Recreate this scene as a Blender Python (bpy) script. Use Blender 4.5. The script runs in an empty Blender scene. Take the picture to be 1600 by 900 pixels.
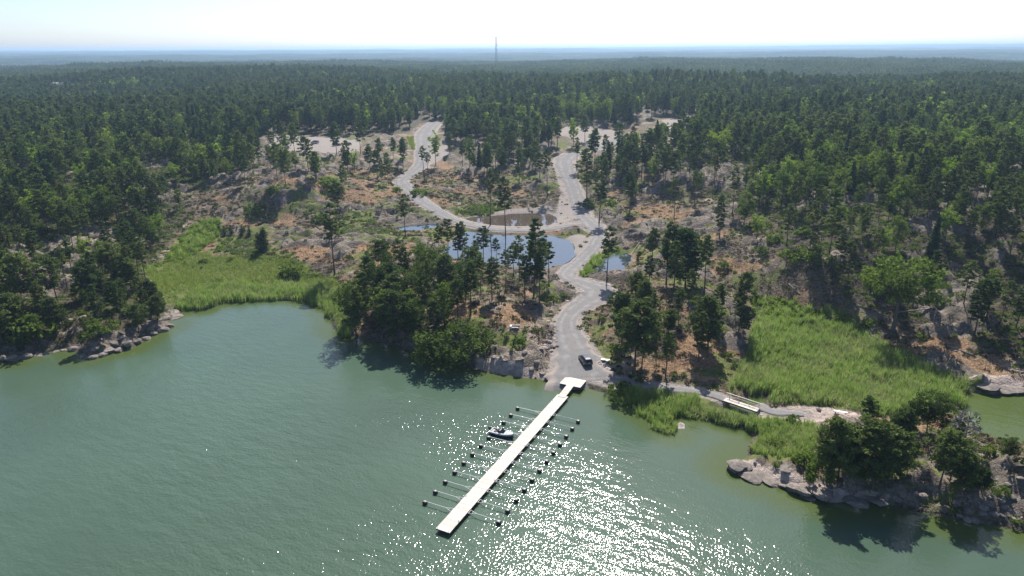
import bpy, math, random
import numpy as np
from mathutils import Vector, Matrix

sc = bpy.context.scene
R = math.radians
rng = np.random.default_rng(7)
random.seed(7)

# ------------------------------------------------------------------ camera
CAM_H, PITCH, ROLL, FPX = 64.0, R(19.13), R(0.36), 1081.0
_r = np.array([1, 0, 0.]); _u = np.array([0, math.sin(PITCH), math.cos(PITCH)]); _f = np.array([0, math.cos(PITCH), -math.sin(PITCH)])
CR = _r * math.cos(ROLL) - _u * math.sin(ROLL)
CU = _u * math.cos(ROLL) + _r * math.sin(ROLL)
CF = _f
cam = bpy.data.cameras.new('camera')
cam.sensor_width = 36; cam.lens = 36 * FPX / 1600
cam.clip_start = 1; cam.clip_end = 60000
cam_ob = bpy.data.objects.new('camera', cam)
sc.collection.objects.link(cam_ob)
M = Matrix.Identity(4)
for i in range(3):
    M[i][0] = CR[i]; M[i][1] = CU[i]; M[i][2] = -CF[i]
M[2][3] = CAM_H
cam_ob.matrix_world = M
sc.camera = cam_ob

# ------------------------------------------------------------------ sky, sun, exposure
SUN_EL, SUN_AZ = R(47), R(9)          # azimuth measured from +Y towards +X
w = bpy.data.worlds.new('World'); sc.world = w; w.use_nodes = True
nt = w.node_tree
bg = nt.nodes['Background']; bg.inputs['Strength'].default_value = 0.108
sky = nt.nodes.new('ShaderNodeTexSky'); sky.sky_type = 'NISHITA'; sky.sun_disc = False
sky.sun_elevation = SUN_EL; sky.sun_rotation = SUN_AZ
sky.altitude = 0; sky.air_density = 0.6; sky.dust_density = 1.0; sky.ozone_density = 2.5
nt.links.new(sky.outputs[0], bg.inputs['Color'])
sun = bpy.data.lights.new('sun', 'SUN'); sun.energy = 4.8; sun.angle = R(0.53); sun.color = (1.0, 0.95, 0.88)
sun_ob = bpy.data.objects.new('sun', sun); sc.collection.objects.link(sun_ob)
SD = Vector((math.sin(SUN_AZ) * math.cos(SUN_EL), math.cos(SUN_AZ) * math.cos(SUN_EL), math.sin(SUN_EL)))
sun_ob.rotation_euler = SD.to_track_quat('Z', 'Y').to_euler(); sun_ob.location = (0, 0, 300)
sc.view_settings.view_transform = 'Standard'; sc.view_settings.look = 'None'
sc.view_settings.exposure = 0.64; sc.view_settings.gamma = 1.0
cy = sc.cycles
cy.max_bounces = 4; cy.diffuse_bounces = 2; cy.glossy_bounces = 2; cy.transmission_bounces = 2
cy.transparent_max_bounces = 4; cy.volume_bounces = 0
cy.caustics_reflective = False; cy.caustics_refractive = False
cy.use_denoising = True

# ------------------------------------------------------------------ numpy helpers
def _hash(ix, iy, seed):
    h = (ix.astype(np.int64) * 374761393 + iy.astype(np.int64) * 668265263 + seed * 1442695041) & 0xffffffff
    h = ((h ^ (h >> 13)) * 1274126177) & 0xffffffff
    return ((h ^ (h >> 16)) & 0xffff) / 65535.0
def vnoise(x, y, seed=0):
    ix = np.floor(x); iy = np.floor(y); fx = x - ix; fy = y - iy
    fx = fx * fx * fx * (fx * (fx * 6 - 15) + 10); fy = fy * fy * fy * (fy * (fy * 6 - 15) + 10)
    ix = ix.astype(np.int64); iy = iy.astype(np.int64)
    a = _hash(ix, iy, seed); b = _hash(ix + 1, iy, seed); c = _hash(ix, iy + 1, seed); d = _hash(ix + 1, iy + 1, seed)
    return (a * (1 - fx) + b * fx) * (1 - fy) + (c * (1 - fx) + d * fx) * fy
def fbm(x, y, oc=4, seed=0):
    s = 0; a = 0.5; t = 0
    for i in range(oc):
        s = s + a * vnoise(x * 2 ** i + 17.3 * i, y * 2 ** i - 9.1 * i, seed + i); t += a; a *= 0.5
    return s / t
def smooth(a, b, x):
    t = np.clip((x - a) / (b - a), 0, 1); return t * t * (3 - 2 * t)
def ray(px, py):
    return CF * FPX + CR * (px - 800) + CU * (450 - py)
def flat(px, py, z=0.0):
    d = ray(px, py); t = (z - CAM_H) / d[2]
    return d[0] * t, d[1] * t
def seg_dist(x, y, ax, ay, bx, by):
    dx, dy = bx - ax, by - ay
    t = np.clip(((x - ax) * dx + (y - ay) * dy) / (dx * dx + dy * dy + 1e-9), 0, 1)
    return np.hypot(x - ax - t * dx, y - ay - t * dy), t
def sdf(x, y, poly):
    """signed distance, positive inside"""
    x = np.asarray(x, float); y = np.asarray(y, float)
    d = np.full(x.shape, 1e9); ins = np.zeros(x.shape, bool)
    n = len(poly)
    for i in range(n):
        ax, ay = poly[i]; bx, by = poly[(i + 1) % n]
        dd, _ = seg_dist(x, y, ax, ay, bx, by); np.minimum(d, dd, out=d)
        if ay != by:
            c = ((ay > y) != (by > y)) & (x < (bx - ax) * (y - ay) / (by - ay) + ax)
            ins ^= c
    return np.where(ins, d, -d)
def roughen(poly, amp=0.8, step=3.0, seed=0, closed=True):
    out = []
    n = len(poly)
    for i in range(n if closed else n - 1):
        a = np.array(poly[i]); b = np.array(poly[(i + 1) % n]); L = np.hypot(*(b - a))
        k = max(1, min(60, int(L / step)))
        if L > 400: k = 1
        nrm = np.array([b[1] - a[1], a[0] - b[0]]) / (L + 1e-9)
        for j in range(k):
            p = a + (b - a) * j / k
            o = (fbm(np.array([p[0] / 4.0]), np.array([p[1] / 4.0]), 3, seed)[0] - .5) * 2 * amp
            out.append(tuple(p + nrm * o))
    return out

# ------------------------------------------------------------------ plan of the place
LAKE_PX = [(-400, 640), (-150, 600), (0, 566), (40, 562), (60, 550), (95, 543), (140, 560), (165, 553), (205, 545), (238, 525),
           (270, 510), (262, 500), (285, 489), (284, 476), (305, 482), (325, 482), (350, 473), (400, 466), (440, 465), (480, 469), (505, 480),
           (515, 500), (520, 513), (540, 525), (575, 530), (600, 538), (650, 549), (690, 562), (720, 570), (745, 576), (775, 583),
           (810, 588), (845, 592), (868, 597), (878, 603), (892, 605), (915, 605), (935, 609), (965, 622), (990, 636), (1015, 648),
           (1032, 662), (1045, 674), (1052, 668), (1050, 655), (1062, 650), (1090, 652), (1105, 657), (1130, 661), (1160, 669),
           (1180, 681), (1165, 700), (1170, 712), (1160, 719), (1137, 722), (1133, 730), (1150, 741), (1185, 750), (1220, 758), (1232, 768),
           (1270, 777), (1300, 786), (1340, 782), (1380, 786), (1420, 797), (1500, 813), (1560, 823), (1600, 832), (1750, 865), (2000, 920)]
lake = [flat(*p) for p in LAKE_PX]
lake = roughen(lake, .55, 2.5, 3, False) + [(170, 50), (420, 30), (420, -700), (-900, -700), (-900, 150), (-420, 100), (-260, 128)]
LAGOON_PX = [(1500, 614), (1535, 615), (1560, 618), (1600, 615), (1700, 616), (1900, 640), (1900, 700), (1700, 700), (1600, 692),
             (1555, 688), (1535, 678), (1515, 660), (1500, 642), (1492, 630)]
lagoon = [flat(*p) for p in LAGOON_PX]
CHANNEL_PX = [(1112, 638), (1135, 634), (1160, 628), (1172, 619), (1197, 619), (1200, 631), (1187, 640), (1180, 655), (1150, 655), (1125, 648)]
channel = [flat(*p) for p in CHANNEL_PX]
WATERS = [lake, roughen(lagoon, .4, 3, 5), channel]

CTRL = [(100, 470, 5), (200, 440, 4.5), (50, 400, 8), (0, 330, 12), (150, 300, 14), (-200, 450, 10), (-100, 520, 6), (60, 520, 3.5), (170, 520, 2.6), (230, 490, 2.4),
        (380, 420, .8), (300, 400, 1.2), (470, 440, .8), (250, 425, .9), (330, 370, 2.5), (420, 350, 4), (300, 455, .4), (400, 450, .35), (470, 460, .4),
        (560, 400, 5), (600, 385, 5), (450, 390, 3.5), (440, 297, 13), (430, 335, 5.5), (520, 330, 6), (560, 290, 11), (480, 260, 14), (540, 230, 16), (420, 215, 18), (340, 270, 13), (270, 310, 10),
        (925, 356, 3.5), (850, 356, 3.3), (800, 358, 3.3), (740, 350, 3.5), (690, 335, 4.5), (650, 308, 6), (628, 285, 8), (655, 262, 10), (662, 240, 12.5), (668, 215, 15), (680, 192, 17),
        (810, 385, 2.6), (740, 380, 2.6), (870, 390, 2.6), (810, 343, 3.0), (650, 355, 3.1), (955, 410, 2.6), (600, 335, 5),
        (700, 470, 5.5), (620, 450, 5.5), (640, 510, 3.2), (780, 480, 6), (800, 510, 5), (830, 540, 3.6), (600, 420, 5), (560, 480, 4), (560, 515, 2), (740, 550, 2.4),
        (900, 590, 1.0), (890, 540, 1.8), (885, 500, 2.5), (920, 470, 3), (940, 460, 3), (890, 435, 3), (930, 390, 3),
        (1010, 470, 6.5), (1080, 470, 7), (1000, 420, 5.5), (1060, 530, 4.5), (980, 500, 4.8), (1120, 470, 5), (1000, 560, 2.6), (1080, 580, 2.0), (980, 590, 1.2), (1040, 605, 1.1), (1110, 618, .9),
        (770, 280, 8), (750, 240, 13), (800, 260, 10), (860, 300, 6.5), (760, 315, 5),
        (905, 330, 4.2), (895, 290, 8), (882, 255, 12), (920, 235, 14), (960, 218, 16), (900, 205, 18), (1050, 188, 21),
        (1000, 270, 13), (1050, 300, 10), (1100, 260, 17), (1020, 340, 6), (1150, 360, 9), (1200, 390, 9.5), (1250, 340, 15), (1180, 440, 4), (1250, 430, 8.5),
        (1300, 470, 5.5), (1400, 490, 5), (1500, 520, 4.5), (1570, 565, 2.5), (1500, 420, 11), (1600, 400, 15), (1700, 450, 11), (1400, 380, 15), (1300, 300, 19), (1500, 300, 22), (1450, 545, 2.4), (1370, 515, 2.4), (1290, 490, 2.0),
        (1200, 500, .5), (1300, 550, .35), (1400, 600, .3), (1250, 600, .3), (1180, 560, .6), (1200, 470, 1.2),
        (1400, 720, 2.5), (1330, 700, 2.1), (1480, 740, 2.6), (1560, 760, 2.4), (1270, 690, .8), (1200, 735, 1.2), (1280, 648, 1.0), (1230, 675, .5), (1150, 648, .6), (1650, 780, 3.5), (1340, 655, 1.3), (1450, 690, 2.5)]
cx, cyy, cz = [], [], []
for px, py, z in CTRL:
    a, b = flat(px, py, z); cx.append(a); cyy.append(b); cz.append(z)
for a, b, z in [(-420, 560, 19), (-250, 560, 18), (0, 560, 18), (250, 560, 21), (450, 560, 22), (-420, 300, 17), (420, 300, 22), (-330, 160, 12), (330, 160, 14), (-220, 620, 18), (150, 640, 20), (200, 80, 5), (-300, 420, 17), (330, 430, 22)]:
    cx.append(a); cyy.append(b); cz.append(z)
cx = np.array(cx); cyy = np.array(cyy); cz = np.array(cz)
_A = np.sqrt((cx[:, None] - cx) ** 2 + (cyy[:, None] - cyy) ** 2 + 100)
_n = len(cz)
_B = np.zeros((_n + 1, _n + 1)); _B[:_n, :_n] = -_A + np.eye(_n) * .4; _B[_n, :_n] = 1; _B[:_n, _n] = 1
_W = np.linalg.solve(_B, np.append(cz, 0))
def far_h(x, y):
    d = np.hypot(x, y)
    z = np.maximum(17 + 26 * (fbm(x / 380, y / 300, 3, 11) - .5), 4)
    z = z + 5 * np.exp(-((d - 1450) / 350) ** 2) + 12 * np.exp(-(((x + 330) / 300) ** 2 + ((y - 900) / 200) ** 2)) * .5
    z = z - 13 * smooth(1800, 2500, d)
    z = z + 12 * smooth(3300, 4300, d) * (fbm(x / 1600, y / 900, 2, 21) * 1.2 + .1)
    z = z + 24 * smooth(6000, 8000, d) * (fbm(x / 3000, y / 1500, 2, 31) + .15)
    z = z + 24 * smooth(9500, 12000, d) * (fbm(x / 4000, y / 2500, 2, 41) + .35)
    return z
def H0(x, y):
    """smooth ground height"""
    x = np.asarray(x, float); y = np.asarray(y, float); shp = x.shape
    x = x.ravel(); y = y.ravel()
    wfar = np.maximum(smooth(430, 600, y), smooth(260, 420, np.abs(x)))
    out = np.zeros(x.shape)
    nz = wfar > 0
    if nz.any(): out[nz] = far_h(x[nz], y[nz])
    nn = np.where(wfar < 1)[0]
    for s in range(0, len(nn), 40000):
        k = nn[s:s + 40000]
        v = -np.sqrt((x[k, None] - cx) ** 2 + (y[k, None] - cyy) ** 2 + 100) @ _W[:_n] + _W[_n]
        out[k] = out[k] * wfar[k] + np.maximum(v, .25) * (1 - wfar[k])
    near = np.where((y < 320))[0]
    if len(near):
        xx = x[near]; yy = y[near]
        d = np.full(xx.shape, -1e9)
        for p in WATERS: d = np.maximum(d, sdf(xx, yy, p))
        d = -d                                       # positive on land
        land = np.minimum(out[near], .06 + .42 * np.maximum(d, 0))
        out[near] = np.where(d > 0, land, np.maximum(-.05 + .35 * d, -4))
    return out.reshape(shp)
def at_many(pxs):
    """points of the photograph taken down to the ground they stand on"""
    pxs = np.asarray(pxs, float)
    D = CF * FPX + np.outer(pxs[:, 0] - 800, CR) + np.outer(450 - pxs[:, 1], CU)
    D /= np.linalg.norm(D, axis=1)[:, None]
    ts = np.concatenate([np.arange(70, 420, 2.0), np.arange(420, 1600, 8.0)])
    X = D[:, 0, None] * ts; Y = D[:, 1, None] * ts; Z = CAM_H + D[:, 2, None] * ts
    below = Z <= H0(X, Y)
    i = np.where(below.any(1), below.argmax(1), len(ts) - 1); i = np.maximum(i, 1)
    a = ts[i - 1]; b = ts[i]
    for _ in range(7):
        m = (a + b) / 2
        bl = CAM_H + D[:, 2] * m <= H0(D[:, 0] * m, D[:, 1] * m)
        b = np.where(bl, m, b); a = np.where(bl, a, m)
    return np.stack([D[:, 0] * b, D[:, 1] * b], 1)
def polyw(pts): return [tuple(p) for p in at_many(pts)]

PONDS = {  # name: (outline in the photograph, level)
    'main': ([(690, 396), (705, 378), (722, 364), (731, 358), (744, 360), (769, 365), (800, 364), (831, 363), (856, 366), (878, 371), (893, 379), (901, 388), (896, 398), (887, 407), (875, 413), (850, 420), (790, 416), (740, 409), (705, 404)], 2.5),
    'upper': ([(722, 343), (738, 339), (769, 337), (800, 334), (831, 333), (856, 333), (871, 340), (871, 346), (859, 352), (831, 354), (800, 354), (769, 352), (744, 348)], 2.9),
    'left': ([(615, 357), (630, 353), (656, 350), (676, 349), (691, 352), (679, 356), (656, 360), (632, 361)], 3.0),
    'right': ([(921, 420), (931, 406), (946, 397), (959, 393), (977, 394), (989, 401), (984, 413), (970, 425), (949, 427), (934, 427)], 2.4)}
pond_poly = {}
for k, (pp, lv) in PONDS.items():
    pond_poly[k] = roughen([flat(px, py, lv) for px, py in pp], .35, 2.5, 9)

# roads: (px, py, half width in metres)
ROADS = {
    'gravel_road': [(911, 596, 7.0), (909, 589, 6.6), (905, 575, 5.6), (900, 555, 4.6), (893, 535, 4.0), (886, 515, 3.2), (886, 500, 2.8), (898, 484, 2.9), (918, 471, 3.6), (935, 460, 5.0), (932, 450, 4.6), (908, 440, 3.3),
                    (888, 433, 2.7), (889, 424, 2.6), (904, 410, 2.6), (920, 395, 2.7), (932, 380, 2.7), (938, 366, 3.0), (926, 352, 4.0), (912, 338, 3.4), (904, 320, 3.4), (898, 300, 3.5), (891, 282, 3.6), (884, 265, 4.2), (883, 250, 5.2), (897, 240, 5.4), (925, 236, 4.6), (955, 222, 4.0), (975, 214, 4.0)],
    'gravel_track': [(926, 353, 2.6), (900, 351, 2.6), (875, 354, 2.2), (850, 358, 2.0), (800, 359, 2.0), (760, 356, 2.1), (725, 348, 2.3), (695, 336, 2.6), (665, 318, 3.0), (645, 302, 3.2), (630, 288, 3.3), (629, 280, 3.2), (648, 267, 3.3), (660, 254, 3.6), (661, 240, 4.0), (664, 226, 5.0), (664, 212, 6.0), (670, 201, 5.6), (681, 191, 5.0)],
    'footpath': [(955, 592, 1.9), (985, 598, 1.7), (1020, 604, 1.4), (1060, 608, 1.3), (1095, 612, 1.2), (1118, 618, 1.15), (1134, 625, 1.1)],
    'footpath_far': [(1184, 639, 1.1), (1205, 643, 1.2), (1230, 645, 1.2), (1255, 646, .9)]}
def spline(P, n):
    P = np.array(P, float); k = len(P)
    t = np.linspace(0, k - 1, n); i = np.clip(np.floor(t).astype(int), 0, k - 2); f = (t - i)[:, None]
    p0 = P[np.maximum(i - 1, 0)]; p1 = P[i]; p2 = P[i + 1]; p3 = P[np.minimum(i + 2, k - 1)]
    return .5 * (2 * p1 + (p2 - p0) * f + (2 * p0 - 5 * p1 + 4 * p2 - p3) * f ** 2 + (3 * p1 - p0 - 3 * p2 + p3) * f ** 3)
road_path = {}
for k, pp in ROADS.items():
    xy = at_many([(a, b) for a, b, c in pp])
    s = spline(np.column_stack([xy, [c for a, b, c in pp]]), len(pp) * 9)
    z = H0(s[:, 0], s[:, 1])
    for _ in range(12): z[1:-1] = (z[:-2] + z[1:-1] * 2 + z[2:]) / 4
    z = np.maximum(z, .75 if 'foot' in k else .9)
    road_path[k] = np.column_stack([s, z])
def road_near(x, y):
    """distance beyond the road's edge (negative on it) and the road's level there"""
    best = np.full(x.shape, 1e9); lev = np.zeros(x.shape)
    for k, P in road_path.items():
        for i in range(len(P) - 1):
            a = P[i]; b = P[i + 1]
            m = (np.abs(x - (a[0] + b[0]) / 2) < 26) & (np.abs(y - (a[1] + b[1]) / 2) < 26)
            if not m.any(): continue
            d, t = seg_dist(x[m], y[m], a[0], a[1], b[0], b[1])
            e = d - (a[2] + (b[2] - a[2]) * t); l = a[3] + (b[3] - a[3]) * t
            c = best[m]; u = e < c
            c[u] = e[u]; best[m] = c
            q = lev[m]; q[u] = l[u]; lev[m] = q
    return best, lev

Z = {  # ground zones, outlined on the photograph
    'reed_left': [(262, 482), (288, 462), (330, 452), (380, 447), (430, 444), (480, 447), (520, 455), (545, 470), (552, 500), (548, 528), (530, 522), (517, 505), (505, 487), (480, 474), (440, 471), (400, 471), (355, 478), (330, 488), (308, 490), (290, 484)],
    'meadow_left': [(225, 430), (270, 405), (310, 395), (360, 402), (420, 402), (470, 412), (520, 440), (545, 462), (520, 458), (430, 446), (330, 453), (285, 462), (265, 480), (245, 460)],
    'lush_left': [(225, 425), (275, 385), (310, 345), (345, 340), (350, 365), (320, 385), (300, 400), (260, 412), (240, 428)],
    'fern_left': [(330, 395), (345, 372), (390, 375), (420, 385), (475, 410), (515, 440), (470, 430), (420, 405), (370, 402)],
    'reed_right': [(1180, 500), (1260, 505), (1330, 520), (1400, 555), (1450, 580), (1510, 603), (1505, 632), (1450, 646), (1380, 652), (1330, 640), (1250, 632), (1205, 632), (1200, 618), (1170, 615), (1135, 608), (1150, 580), (1172, 545)],
    'lush_right': [(1165, 462), (1210, 466), (1262, 476), (1320, 502), (1375, 535), (1430, 560), (1400, 560), (1330, 525), (1260, 508), (1185, 500), (1195, 485)],
    'reed_front': [(915, 602), (950, 603), (985, 612), (1000, 622), (1040, 618), (1090, 618), (1110, 640), (1130, 652), (1170, 656), (1220, 654), (1278, 660), (1275, 690), (1265, 715), (1215, 722), (1172, 716), (1165, 702), (1180, 683), (1160, 670), (1110, 658), (1062, 650), (1052, 660), (1055, 680), (1042, 684), (1028, 672), (1010, 657), (985, 645), (960, 632), (930, 614)],
    'lush_front': [(918, 598), (955, 600), (985, 610), (1005, 624), (985, 632), (955, 622), (925, 608)],
    'grass_pond': [(905, 430), (925, 402), (950, 388), (975, 388), (965, 396), (940, 402), (922, 420), (918, 432)],
    'grass_mid': [(530, 345), (560, 330), (600, 352), (620, 364), (590, 368), (545, 368), (520, 360)],
    'fern_mid': [(715, 335), (740, 320), (790, 318), (785, 328), (745, 335)],
    'sand_verge': [(865, 330), (880, 352), (900, 348), (893, 310), (882, 270), (868, 272), (875, 300), (872, 320)],
    'sand_pond': [(715, 345), (730, 335), (800, 326), (860, 322), (885, 340), (880, 354), (800, 360), (735, 354)],
    'rubble_mid': [(535, 340), (560, 325), (620, 318), (660, 325), (690, 342), (680, 350), (620, 350), (575, 348)],
    'sand_road': [(880, 372), (905, 365), (925, 372), (922, 388), (905, 400), (895, 412), (897, 392)],
    'lot_left': [(415, 225), (430, 213), (480, 213), (530, 216), (565, 222), (560, 238), (500, 240), (440, 236)],
    'lot_track': [(655, 252), (652, 232), (668, 222), (700, 226), (702, 238), (690, 250), (672, 258)],
    'lot_right': [(870, 210), (885, 197), (930, 200), (965, 205), (985, 212), (965, 225), (935, 232), (905, 226), (890, 215)],
    'lot_far': [(1032, 187), (1062, 184), (1066, 194), (1058, 215), (1045, 220), (1045, 200)],
    'meadow_far': [(638, 215), (655, 208), (662, 222), (655, 235), (640, 232)],
    'pink_shore': [(745, 565), (775, 570), (815, 578), (850, 586), (880, 596), (870, 604), (830, 595), (770, 586), (740, 578)],
    'pink_rock': [(985, 594), (1030, 596), (1070, 602), (1090, 616), (1060, 618), (1000, 616), (980, 604)],
    'pink_path': [(1100, 628), (1135, 630), (1190, 640), (1250, 634), (1300, 634), (1345, 650), (1345, 668), (1300, 664), (1230, 656), (1180, 658), (1130, 648), (1105, 640)],
    'pink_lagoon': [(1510, 600), (1530, 588), (1570, 588), (1600, 596), (1600, 615), (1560, 617), (1530, 613)],
    'pink_spit': [(1128, 722), (1150, 714), (1200, 728), (1250, 745), (1300, 765), (1390, 775), (1390, 790), (1300, 790), (1230, 770), (1140, 742)],
    'pink_isle': [(1390, 740), (1440, 730), (1600, 720), (1700, 760), (1600, 835), (1480, 800), (1400, 790)],
    'left_shore': [(-60, 590), (0, 545), (60, 530), (150, 530), (220, 505), (258, 478), (290, 478), (285, 495), (270, 515), (200, 555), (140, 568), (60, 565)],
    'bank_rock': [(748, 560), (775, 535), (810, 515), (845, 525), (866, 545), (866, 590), (820, 582), (770, 572)],
    'dry_a': [(560, 408), (540, 395), (570, 372), (640, 375), (660, 390), (620, 400)], 'dry_b': [(420, 395), (440, 378), (520, 375), (560, 385), (540, 410), (480, 408)],
    'dry_c': [(1015, 345), (1030, 328), (1090, 330), (1120, 342), (1110, 356), (1050, 355)], 'dry_d': [(1110, 402), (1140, 398), (1150, 415), (1125, 428)],
    'dry_e': [(980, 330), (1010, 318), (1060, 322), (1020, 338)], 'dry_f': [(775, 500), (790, 475), (830, 482), (840, 500), (800, 515)], 'dry_g': [(1440, 520), (1480, 515), (1520, 535), (1480, 545)],
    'dry_h': [(1180, 520), (1195, 545), (1110, 575), (1060, 570), (1050, 530), (1090, 520)],
    'open': [(225, 425), (250, 400), (275, 365), (300, 335), (270, 300), (330, 300), (400, 270), (420, 235), (410, 222), (430, 210), (560, 212), (640, 208), (660, 190), (690, 188), (695, 215), (705, 240), (720, 262), (760, 250), (850, 235), (868, 205), (890, 196), (960, 200), (1030, 186), (1066, 184), (1066, 212), (1040, 225),
             (1000, 240), (1080, 290), (1130, 320), (1180, 345), (1200, 380), (1250, 400), (1290, 440), (1330, 470), (1400, 495), (1480, 515), (1560, 550), (1700, 575), (1700, 900), (880, 700), (520, 560), (520, 470), (300, 500)],
}
zone = {k: polyw(v) for k, v in Z.items()}
def zmask(x, y, names, feather=2.5):
    m = np.zeros(x.shape)
    for n in names:
        m = np.maximum(m, smooth(-feather, feather, sdf(x, y, zone[n])))
    return m
REEDS = ['reed_left', 'reed_right', 'reed_front']
LUSH = ['lush_left', 'lush_right', 'lush_front', 'grass_pond', 'grass_mid']
SAND = ['sand_verge', 'sand_pond', 'sand_road', 'lot_left', 'lot_track', 'lot_right', 'lot_far']
PINK = ['pink_shore', 'pink_rock', 'pink_path', 'pink_lagoon', 'pink_spit']
CRAG = ['pink_isle', 'left_shore', 'bank_rock', 'pink_spit', 'rubble_mid']
DRY = ['dry_a', 'dry_b', 'dry_c', 'dry_d', 'dry_e', 'dry_f', 'dry_g', 'dry_h']

def ground(x, y):
    """final ground height and the masks that go with it"""
    x = np.asarray(x, float).ravel(); y = np.asarray(y, float).ravel()
    h = H0(x, y)
    m = {k: np.zeros(x.shape) for k in ('green', 'gravel', 'dry', 'pink', 'floor', 'rock', 'mud')}
    dist = np.hypot(x, y)
    k = np.where((y > 50) & (y < 640) & (np.abs(x) < 330))[0]
    m['floor'][:] = 1
    if len(k):
        X = x[k]; Y = y[k]; hh = h[k].copy()
        reeds = zmask(X, Y, REEDS); lush = zmask(X, Y, LUSH + ['meadow_left', 'meadow_far', 'fern_left', 'fern_mid'], 4.0); sand = zmask(X, Y, SAND, 2.0)
        pink = zmask(X, Y, PINK, 2.0); dry = zmask(X, Y, DRY, 5.0); opn = zmask(X, Y, ['open'], 8.0)
        rd, rl = road_near(X, Y)
        calm = np.maximum.reduce([reeds, lush * .8, sand * .75])
        water = np.full(X.shape, -1e9)
        for p in WATERS: water = np.maximum(water, sdf(X, Y, p))
        onland = smooth(-.3, 2.5, -water)
        big = fbm(X / 17, Y / 13, 4, 51)
        crag = np.maximum(smooth(.50, .60, big), zmask(X, Y, CRAG, 2.0) * .9) * (1 - calm)
        rid = 1 - np.abs(2 * fbm(X / 6.5, Y / 5.0, 4, 61) - 1)
        amp = (.35 + 1.7 * crag + 1.0 * pink) * (1 - calm) * onland
        hh = hh + amp * ((rid - .72) * 2.1) + crag * 1.3 * (big - .5) * 8 * onland * .35
        hh = hh + (1 - calm * .7) * onland * (.4 + 1.0 * crag) * (fbm(X / 2.6, Y / 2.2, 3, 71) - .5)
        # low ground along the water keeps above it
        hh = np.where(water < 0, np.maximum(hh, np.minimum(.05 - water * .08, .3)), hh)
        for n, (pp, lv) in PONDS.items():
            d = sdf(X, Y, pond_poly[n])
            bank = np.clip(lv + .12 + .22 * np.maximum(-d, 0), None, np.maximum(hh, lv + .12))
            t = smooth(9, 1, -d)
            hh = np.where(d > 0, lv - .1 - .25 * d, hh * (1 - t) + np.maximum(bank, lv + .1) * t)
        t = smooth(4.5, .3, rd) * smooth(.6, -1.2, water)
        hh = hh * (1 - t) + (rl - .16) * t
        h[k] = hh
        m['green'][k] = np.clip(np.maximum(reeds, lush) + smooth(.54, .64, fbm(X / 9, Y / 7, 3, 81)) * .6 * opn, 0, 1)
        m['gravel'][k] = np.maximum(sand, smooth(1.8, .1, rd))
        m['dry'][k] = np.clip(dry + smooth(.52, .63, fbm(X / 14, Y / 8, 3, 91)) * .58 * opn, 0, 1)
        m['pink'][k] = pink
        m['rock'][k] = np.clip(crag + pink, 0, 1)
        m['floor'][k] = 1 - opn
        m['mud'][k] = smooth(-2.0, .5, water)
    return h, m
def gz(x, y): return ground(np.array([x]), np.array([y]))[0][0]

# ------------------------------------------------------------------ materials
def new_mat(name):
    m = bpy.data.materials.new(name); m.use_nodes = True
    return m, m.node_tree.nodes, m.node_tree.links, m.node_tree.nodes['Principled BSDF']
def simple(name, col, rough=.6, metal=0.0, noise=.0, scale=3.0):
    m, n, l, b = new_mat(name)
    b.inputs['Base Color'].default_value = (*col, 1); b.inputs['Roughness'].default_value = rough; b.inputs['Metallic'].default_value = metal
    if noise:
        t = n.new('ShaderNodeTexCoord'); x = n.new('ShaderNodeTexNoise'); x.inputs['Scale'].default_value = scale; x.inputs['Detail'].default_value = 4
        l.new(t.outputs['Object'], x.inputs['Vector'])
        mix = n.new('ShaderNodeMix'); mix.data_type = 'RGBA'
        mix.inputs['A'].default_value = (*[c * (1 - noise) for c in col], 1); mix.inputs['B'].default_value = (*[min(1, c * (1 + noise)) for c in col], 1)
        l.new(x.outputs['Fac'], mix.inputs['Factor']); l.new(mix.outputs['Result'], b.inputs['Base Color'])
    return m
def foliage(name, a, b_, trans=.3, spread=.35):
    m = bpy.data.materials.new(name); m.use_nodes = True
    n = m.node_tree.nodes; l = m.node_tree.links; n.clear()
    out = n.new('ShaderNodeOutputMaterial')
    oi = n.new('ShaderNodeObjectInfo'); ge = n.new('ShaderNodeNewGeometry')
    mx = n.new('ShaderNodeMix'); mx.data_type = 'RGBA'; mx.inputs['A'].default_value = (*a, 1); mx.inputs['B'].default_value = (*b_, 1)
    l.new(oi.outputs['Random'], mx.inputs['Factor'])
    mr = n.new('ShaderNodeMapRange'); mr.inputs['To Min'].default_value = 1 - spread; mr.inputs['To Max'].default_value = 1 + spread
    l.new(ge.outputs['Random Per Island'], mr.inputs['Value'])
    hs = n.new('ShaderNodeHueSaturation'); l.new(mr.outputs['Result'], hs.inputs['Value']); l.new(mx.outputs['Result'], hs.inputs['Color'])
    d = n.new('ShaderNodeBsdfDiffuse'); t = n.new('ShaderNodeBsdfTranslucent'); ms = n.new('ShaderNodeMixShader'); ms.inputs[0].default_value = trans
    l.new(hs.outputs[0], d.inputs[0]); l.new(hs.outputs[0], t.inputs[0])
    l.new(d.outputs[0], ms.inputs[1]); l.new(t.outputs[0], ms.inputs[2]); l.new(ms.outputs[0], out.inputs[0])
    return m
MT = {}
MT['pine'] = foliage('pine_needles', (.064, .108, .034), (.150, .195, .056), .45)
MT['spruce'] = foliage('spruce_needles', (.054, .090, .040), (.078, .116, .050), .35)
MT['leaf'] = foliage('broad_leaves', (.105, .17, .030), (.165, .225, .042), .5)
MT['bright'] = foliage('bright_leaves', (.20, .31, .036), (.27, .37, .048), .5)
MT['dusk'] = foliage('dark_broad_leaves', (.072, .116, .027), (.115, .16, .038), .45)
MT['juniper'] = foliage('juniper_needles', (.045, .075, .03), (.07, .10, .04), .25)
MT['dead'] = foliage('dead_twigs', (.20, .19, .18), (.26, .25, .23), .1)
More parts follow.
